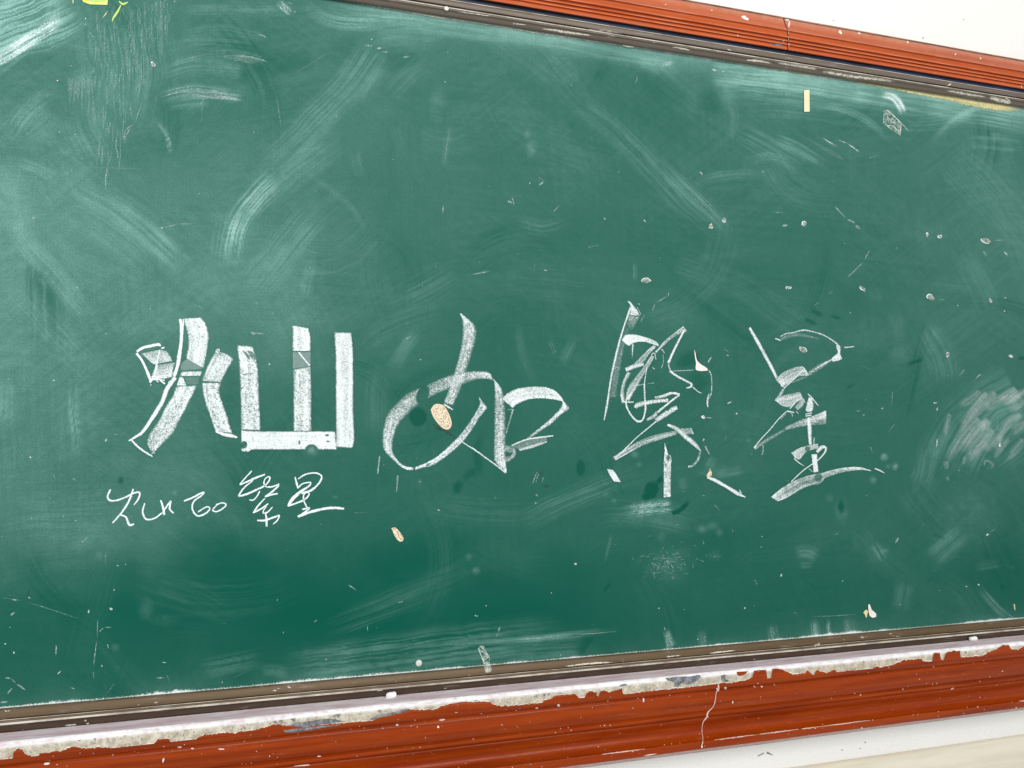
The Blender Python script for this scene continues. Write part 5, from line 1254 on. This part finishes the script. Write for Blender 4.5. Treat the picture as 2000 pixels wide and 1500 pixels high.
for gpoly in grey:
    patch('grey_primer', gpoly, M_GREY, low, 0.0009, 0.0004, key='rl', dens=2, jit=.6)
patch('red_remnant', [(1439, 1312), (1461, 1311), (1455, 1317), (1445, 1320), (1440, 1318)], M_RED_LOW, low, 0.0010, 0.0004, key='rl', dens=1)
cr = strip('crack', [(1401, 1331), (1404, 1346), (1399, 1352), (1397, 1368), (1393, 1380), (1383, 1391), (1380, 1401), (1373, 1411), (1371, 1428), (1373, 1446), (1370, 1459)], [1.4, 2.6, 1.2, 1.4, 1.2, 2.4, 2.6, 1.4, 1.3, 1.2, 2.0], M_PINK, low, key='rl', lift=0.0013, jit=.5)
cr['label'] = 'thin pale crack running down the red moulding'
# broken pale pink line on the lowest bead
for (xa, xb) in [(1175, 1260), (1395, 1480), (1480, 1560), (1565, 1600), (1600, 1700), (1990, 2010)]:
    ya = VPY + (1432 - VPY) * (VPX - xa) / (VPX - 1500); yb = VPY + (1432 - VPY) * (VPX - xb) / (VPX - 1500)
    strip('pale_edge', [(xa, ya), ((xa + xb) / 2, (ya + yb) / 2), (xb, yb)], [.8, 2.2, .8], M_PINK, low, key='rl', lift=0.0010, jit=.8)

# wall marks
for p, w in [([(1480, 1477), (1492, 1471)], [1, 2.5]), ([(1498, 1470), (1510, 1475)], [4, 1]), ([(1880, 128), (1940, 120)], [.1, .1])][:2]:
    a, b = line_edges(p, w); P, D = ribbon_data(a, b, 1, lift=-WALL_Y + .0007, smooth=False); link('wall_scuff', grid_mesh('wall_scuff', P), M_GREY, wall)
for (x, y, s) in [(1803, 74, 1.6), (1882, 38, 1.2), (1628, 40, 1.0), (1645, 1465, 1.4), (1680, 1462, 1.2), (1690, 1450, 1.5)]:
    ring = [(x + s * math.cos(t), y + s * .8 * math.sin(t)) for t in np.linspace(0, 5.6, 6)]
    patch('wall_scuff', ring, M_GREY, wall, -WALL_Y + 0.0008, 0.0005, dens=1)
# hairline where the old paint ends above the upper moulding
strip('wall_paint_edge', [(1870, 97), (1940, 110), (2010, 124)], [.6, .9, .9], M_GREY, wall, lift=-WALL_Y + 0.0008, jit=.2)

# ------------------------------------------------------------------ separate things on the board and ledge
def slab(name, corners, d0, d1, mat, parent=None):
    cpx = np.array(corners, float)
    bot = at(cpx[:, 0], cpx[:, 1], d0); cen = cpx.mean(0)
    mid = at(cpx[:, 0], cpx[:, 1], d1 - 0.0004)
    top_px = cen + (cpx - cen) * (1 - 1.2 / np.maximum(np.abs(cpx - cen), 2.0))
    top = at(top_px[:, 0], top_px[:, 1], d1)
    n = len(cpx); V = np.concatenate([bot, mid, top]); Fc = []
    for k in range(2):
        for i in range(n):
            j = (i + 1) % n; Fc.append((k * n + i, k * n + j, (k + 1) * n + j, (k + 1) * n + i))
    Fc.append(tuple(2 * n + i for i in range(n)))
    return link(name, mesh(name, V, Fc), mat, parent)
o = slab('plastic_strip', [(1570.5, 176), (1581, 175.5), (1581.5, 218), (1570.8, 218.5)], 0.0, 0.0026, M_STRIP)
tag(o, 'small upright pale yellow strip stuck near the top right of the board', 'sticker')
t = empty('tape_label', tuple(pt(185, 8)), 'yellow green tape label cut off by the top edge of the photo', 'tape')
slab('tape_border', [(152, -14), (212, -14), (209.5, 9.5), (176, 8.5), (163, 4)], 0.0, 0.0012, M_YTAPE, t)
slab('tape_face', [(160, -14), (207, -14), (206, 4.5), (178, 3), (168, 0.5)], 0.0012, 0.0018, M_GREENTAPE, t)
for p, w in [([(142, -4), (143, 4), (142, 9)], 3), ([(212, 20), (204, 30), (200, 36)], 3), ([(236, 10), (230, 22), (222, 34), (219, 42)], 5), ([(250, 4), (240, 8), (232, 2)], 4)]:
    strip('yellow_paint_edge', p, [w * .4, w, w * .3], M_GREENTAPE if w > 3 else M_YELLOW_A, board, lift=0.0007, jit=.8)

# clear tape scraps
t = patch('clear_tape', [(1727, 216), (1735, 214), (1744, 222), (1761, 242), (1759, 265), (1748, 258), (1735, 250), (1725, 240)], M_CLEAR, None, 0.0010, 0.0006, dens=1, alpha=.35)
tag(t, 'crumpled scrap of clear tape near the upper right corner', 'tape')
for k, p in enumerate([[(1727, 216), (1725, 242)], [(1733, 215), (1760, 240), (1775, 257)], [(1760, 242), (1758, 266)], [(1730, 247), (1745, 246), (1758, 264)], [(1735, 230), (1744, 240), (1750, 232)], [(1740, 250), (1752, 240)], [(1732, 222), (1736, 238)]]):
    a, b = line_edges(p, [1.2, 2.0, 1.0]); P, D = ribbon_data(a, b, .55, lift=.0019, smooth=False, spk=.5, soft=.2)
    me = grid_mesh('crease', P); attr(me, 'chalk', D); link('crease', me, M_CHALK, t)
t = patch('clear_tape', [(933, 1266), (938, 1261), (945, 1262), (951, 1274), (957, 1284), (956, 1297), (945, 1298), (940, 1284)], M_CLEAR, None, 0.0012, 0.0006, dens=1, alpha=.5)
tag(t, 'strip of old clear tape stuck over the lower edge of the board', 'tape')
a, b = line_edges([(950, 1298), (953, 1306), (955, 1313)], [14, 14, 12]); P, D = ribbon_data(a, b, .45, lift=.0012, smooth=False, depth_key='rb')
me = grid_mesh('tape_tail', P); attr(me, 'chalk', D); link('tape_tail', me, M_CLEAR, t)
for p in [[(934, 1266), (942, 1285), (947, 1298)], [(938, 1262), (948, 1272), (956, 1286)], [(940, 1270), (952, 1280)], [(945, 1290), (955, 1282)]]:
    a, b = line_edges(p, 1.6); P, D = ribbon_data(a, b, .6, lift=.0021, smooth=False, spk=.5)
    me = grid_mesh('crease', P); attr(me, 'chalk', D); link('crease', me, M_CHALK, t)

def button(name, px, py, r, h, mat, key=None):
    """low domed round button"""
    d = 0.0 if key is None else float(depth_at(key, px, py))
    c0 = pt(px, py, d); V = []; Fc = []; n = 20
    prof = [(1, 0), (1, .55), (.93, .82), (.7, .97), (.35, 1.0)]
    for (q, hh) in prof:
        for i in range(n):
            t = i / n * 2 * math.pi
            V.append((c0[0] + r * q * math.cos(t), -d - h * hh, c0[2] + r * q * math.sin(t)))
    V.append((c0[0], -d - h, c0[2]))
    for k in range(len(prof) - 1):
        for i in range(n): Fc.append((k * n + i, k * n + (i + 1) % n, (k + 1) * n + (i + 1) % n, (k + 1) * n + i))
    for i in range(n): Fc.append(((len(prof) - 1) * n + i, (len(prof) - 1) * n + (i + 1) % n, len(prof) * n))
    me = mesh(name, V, Fc); me.shade_smooth()
    return me
o = link('round_magnet', button('round_magnet', 818, 1295, 0.0058, 0.0035, M_MAGNET), M_MAGNET)
tag(o, 'small round grey white magnet just above the bottom rail', 'magnet')
link('rivet', button('rivet', 872, 17, 0.0042, 0.0022, M_CREAM, 'rt'), M_CREAM, rail_top)

def chalk_bit(px, py, length, rad, rot, label):
    """faceted broken end of a chalk stick lying on the ledge"""
    d = float(depth_at('rl', px, py)); c0 = pt(px, py, d)
    n = 9; V = []; Fc = []
    secs = [(-.5, .62), (-.46, .92), (-.2, 1.0), (.2, .98), (.44, .95), (.5, .7)]
    for (s, q) in secs:
        for i in range(n):
            t = i / n * 2 * math.pi; jj = 1 + rs.uniform(-.10, .10)
            lx = s * length + rs.uniform(-.05, .05) * rad; ly = rad * q * jj * math.cos(t); lz = rad * q * jj * math.sin(t)
            V.append((c0[0] + lx * math.cos(rot) - ly * math.sin(rot), c0[1] + lx * math.sin(rot) + ly * math.cos(rot), c0[2] + lz + rad * .6))
    for k in range(len(secs) - 1):
        for i in range(n): Fc.append((k * n + i, k * n + (i + 1) % n, (k + 1) * n + (i + 1) % n, (k + 1) * n + i))
    Fc.append(tuple(range(n))); Fc.append(tuple((len(secs) - 1) * n + i for i in range(n)))
    o = link('chalk_piece', mesh('chalk_piece', V, Fc), M_CHALKSTICK)
    return tag(o, label, 'chalk', 'broken chalk on the ledge')
chalk_bit(764, 1362, 0.0165, 0.0055, 0.35, 'stubby white piece of chalk on the ledge left of centre')
chalk_bit(1901, 1250, 0.0175, 0.0046, 0.0, 'short white piece of chalk on the ledge near its right end')
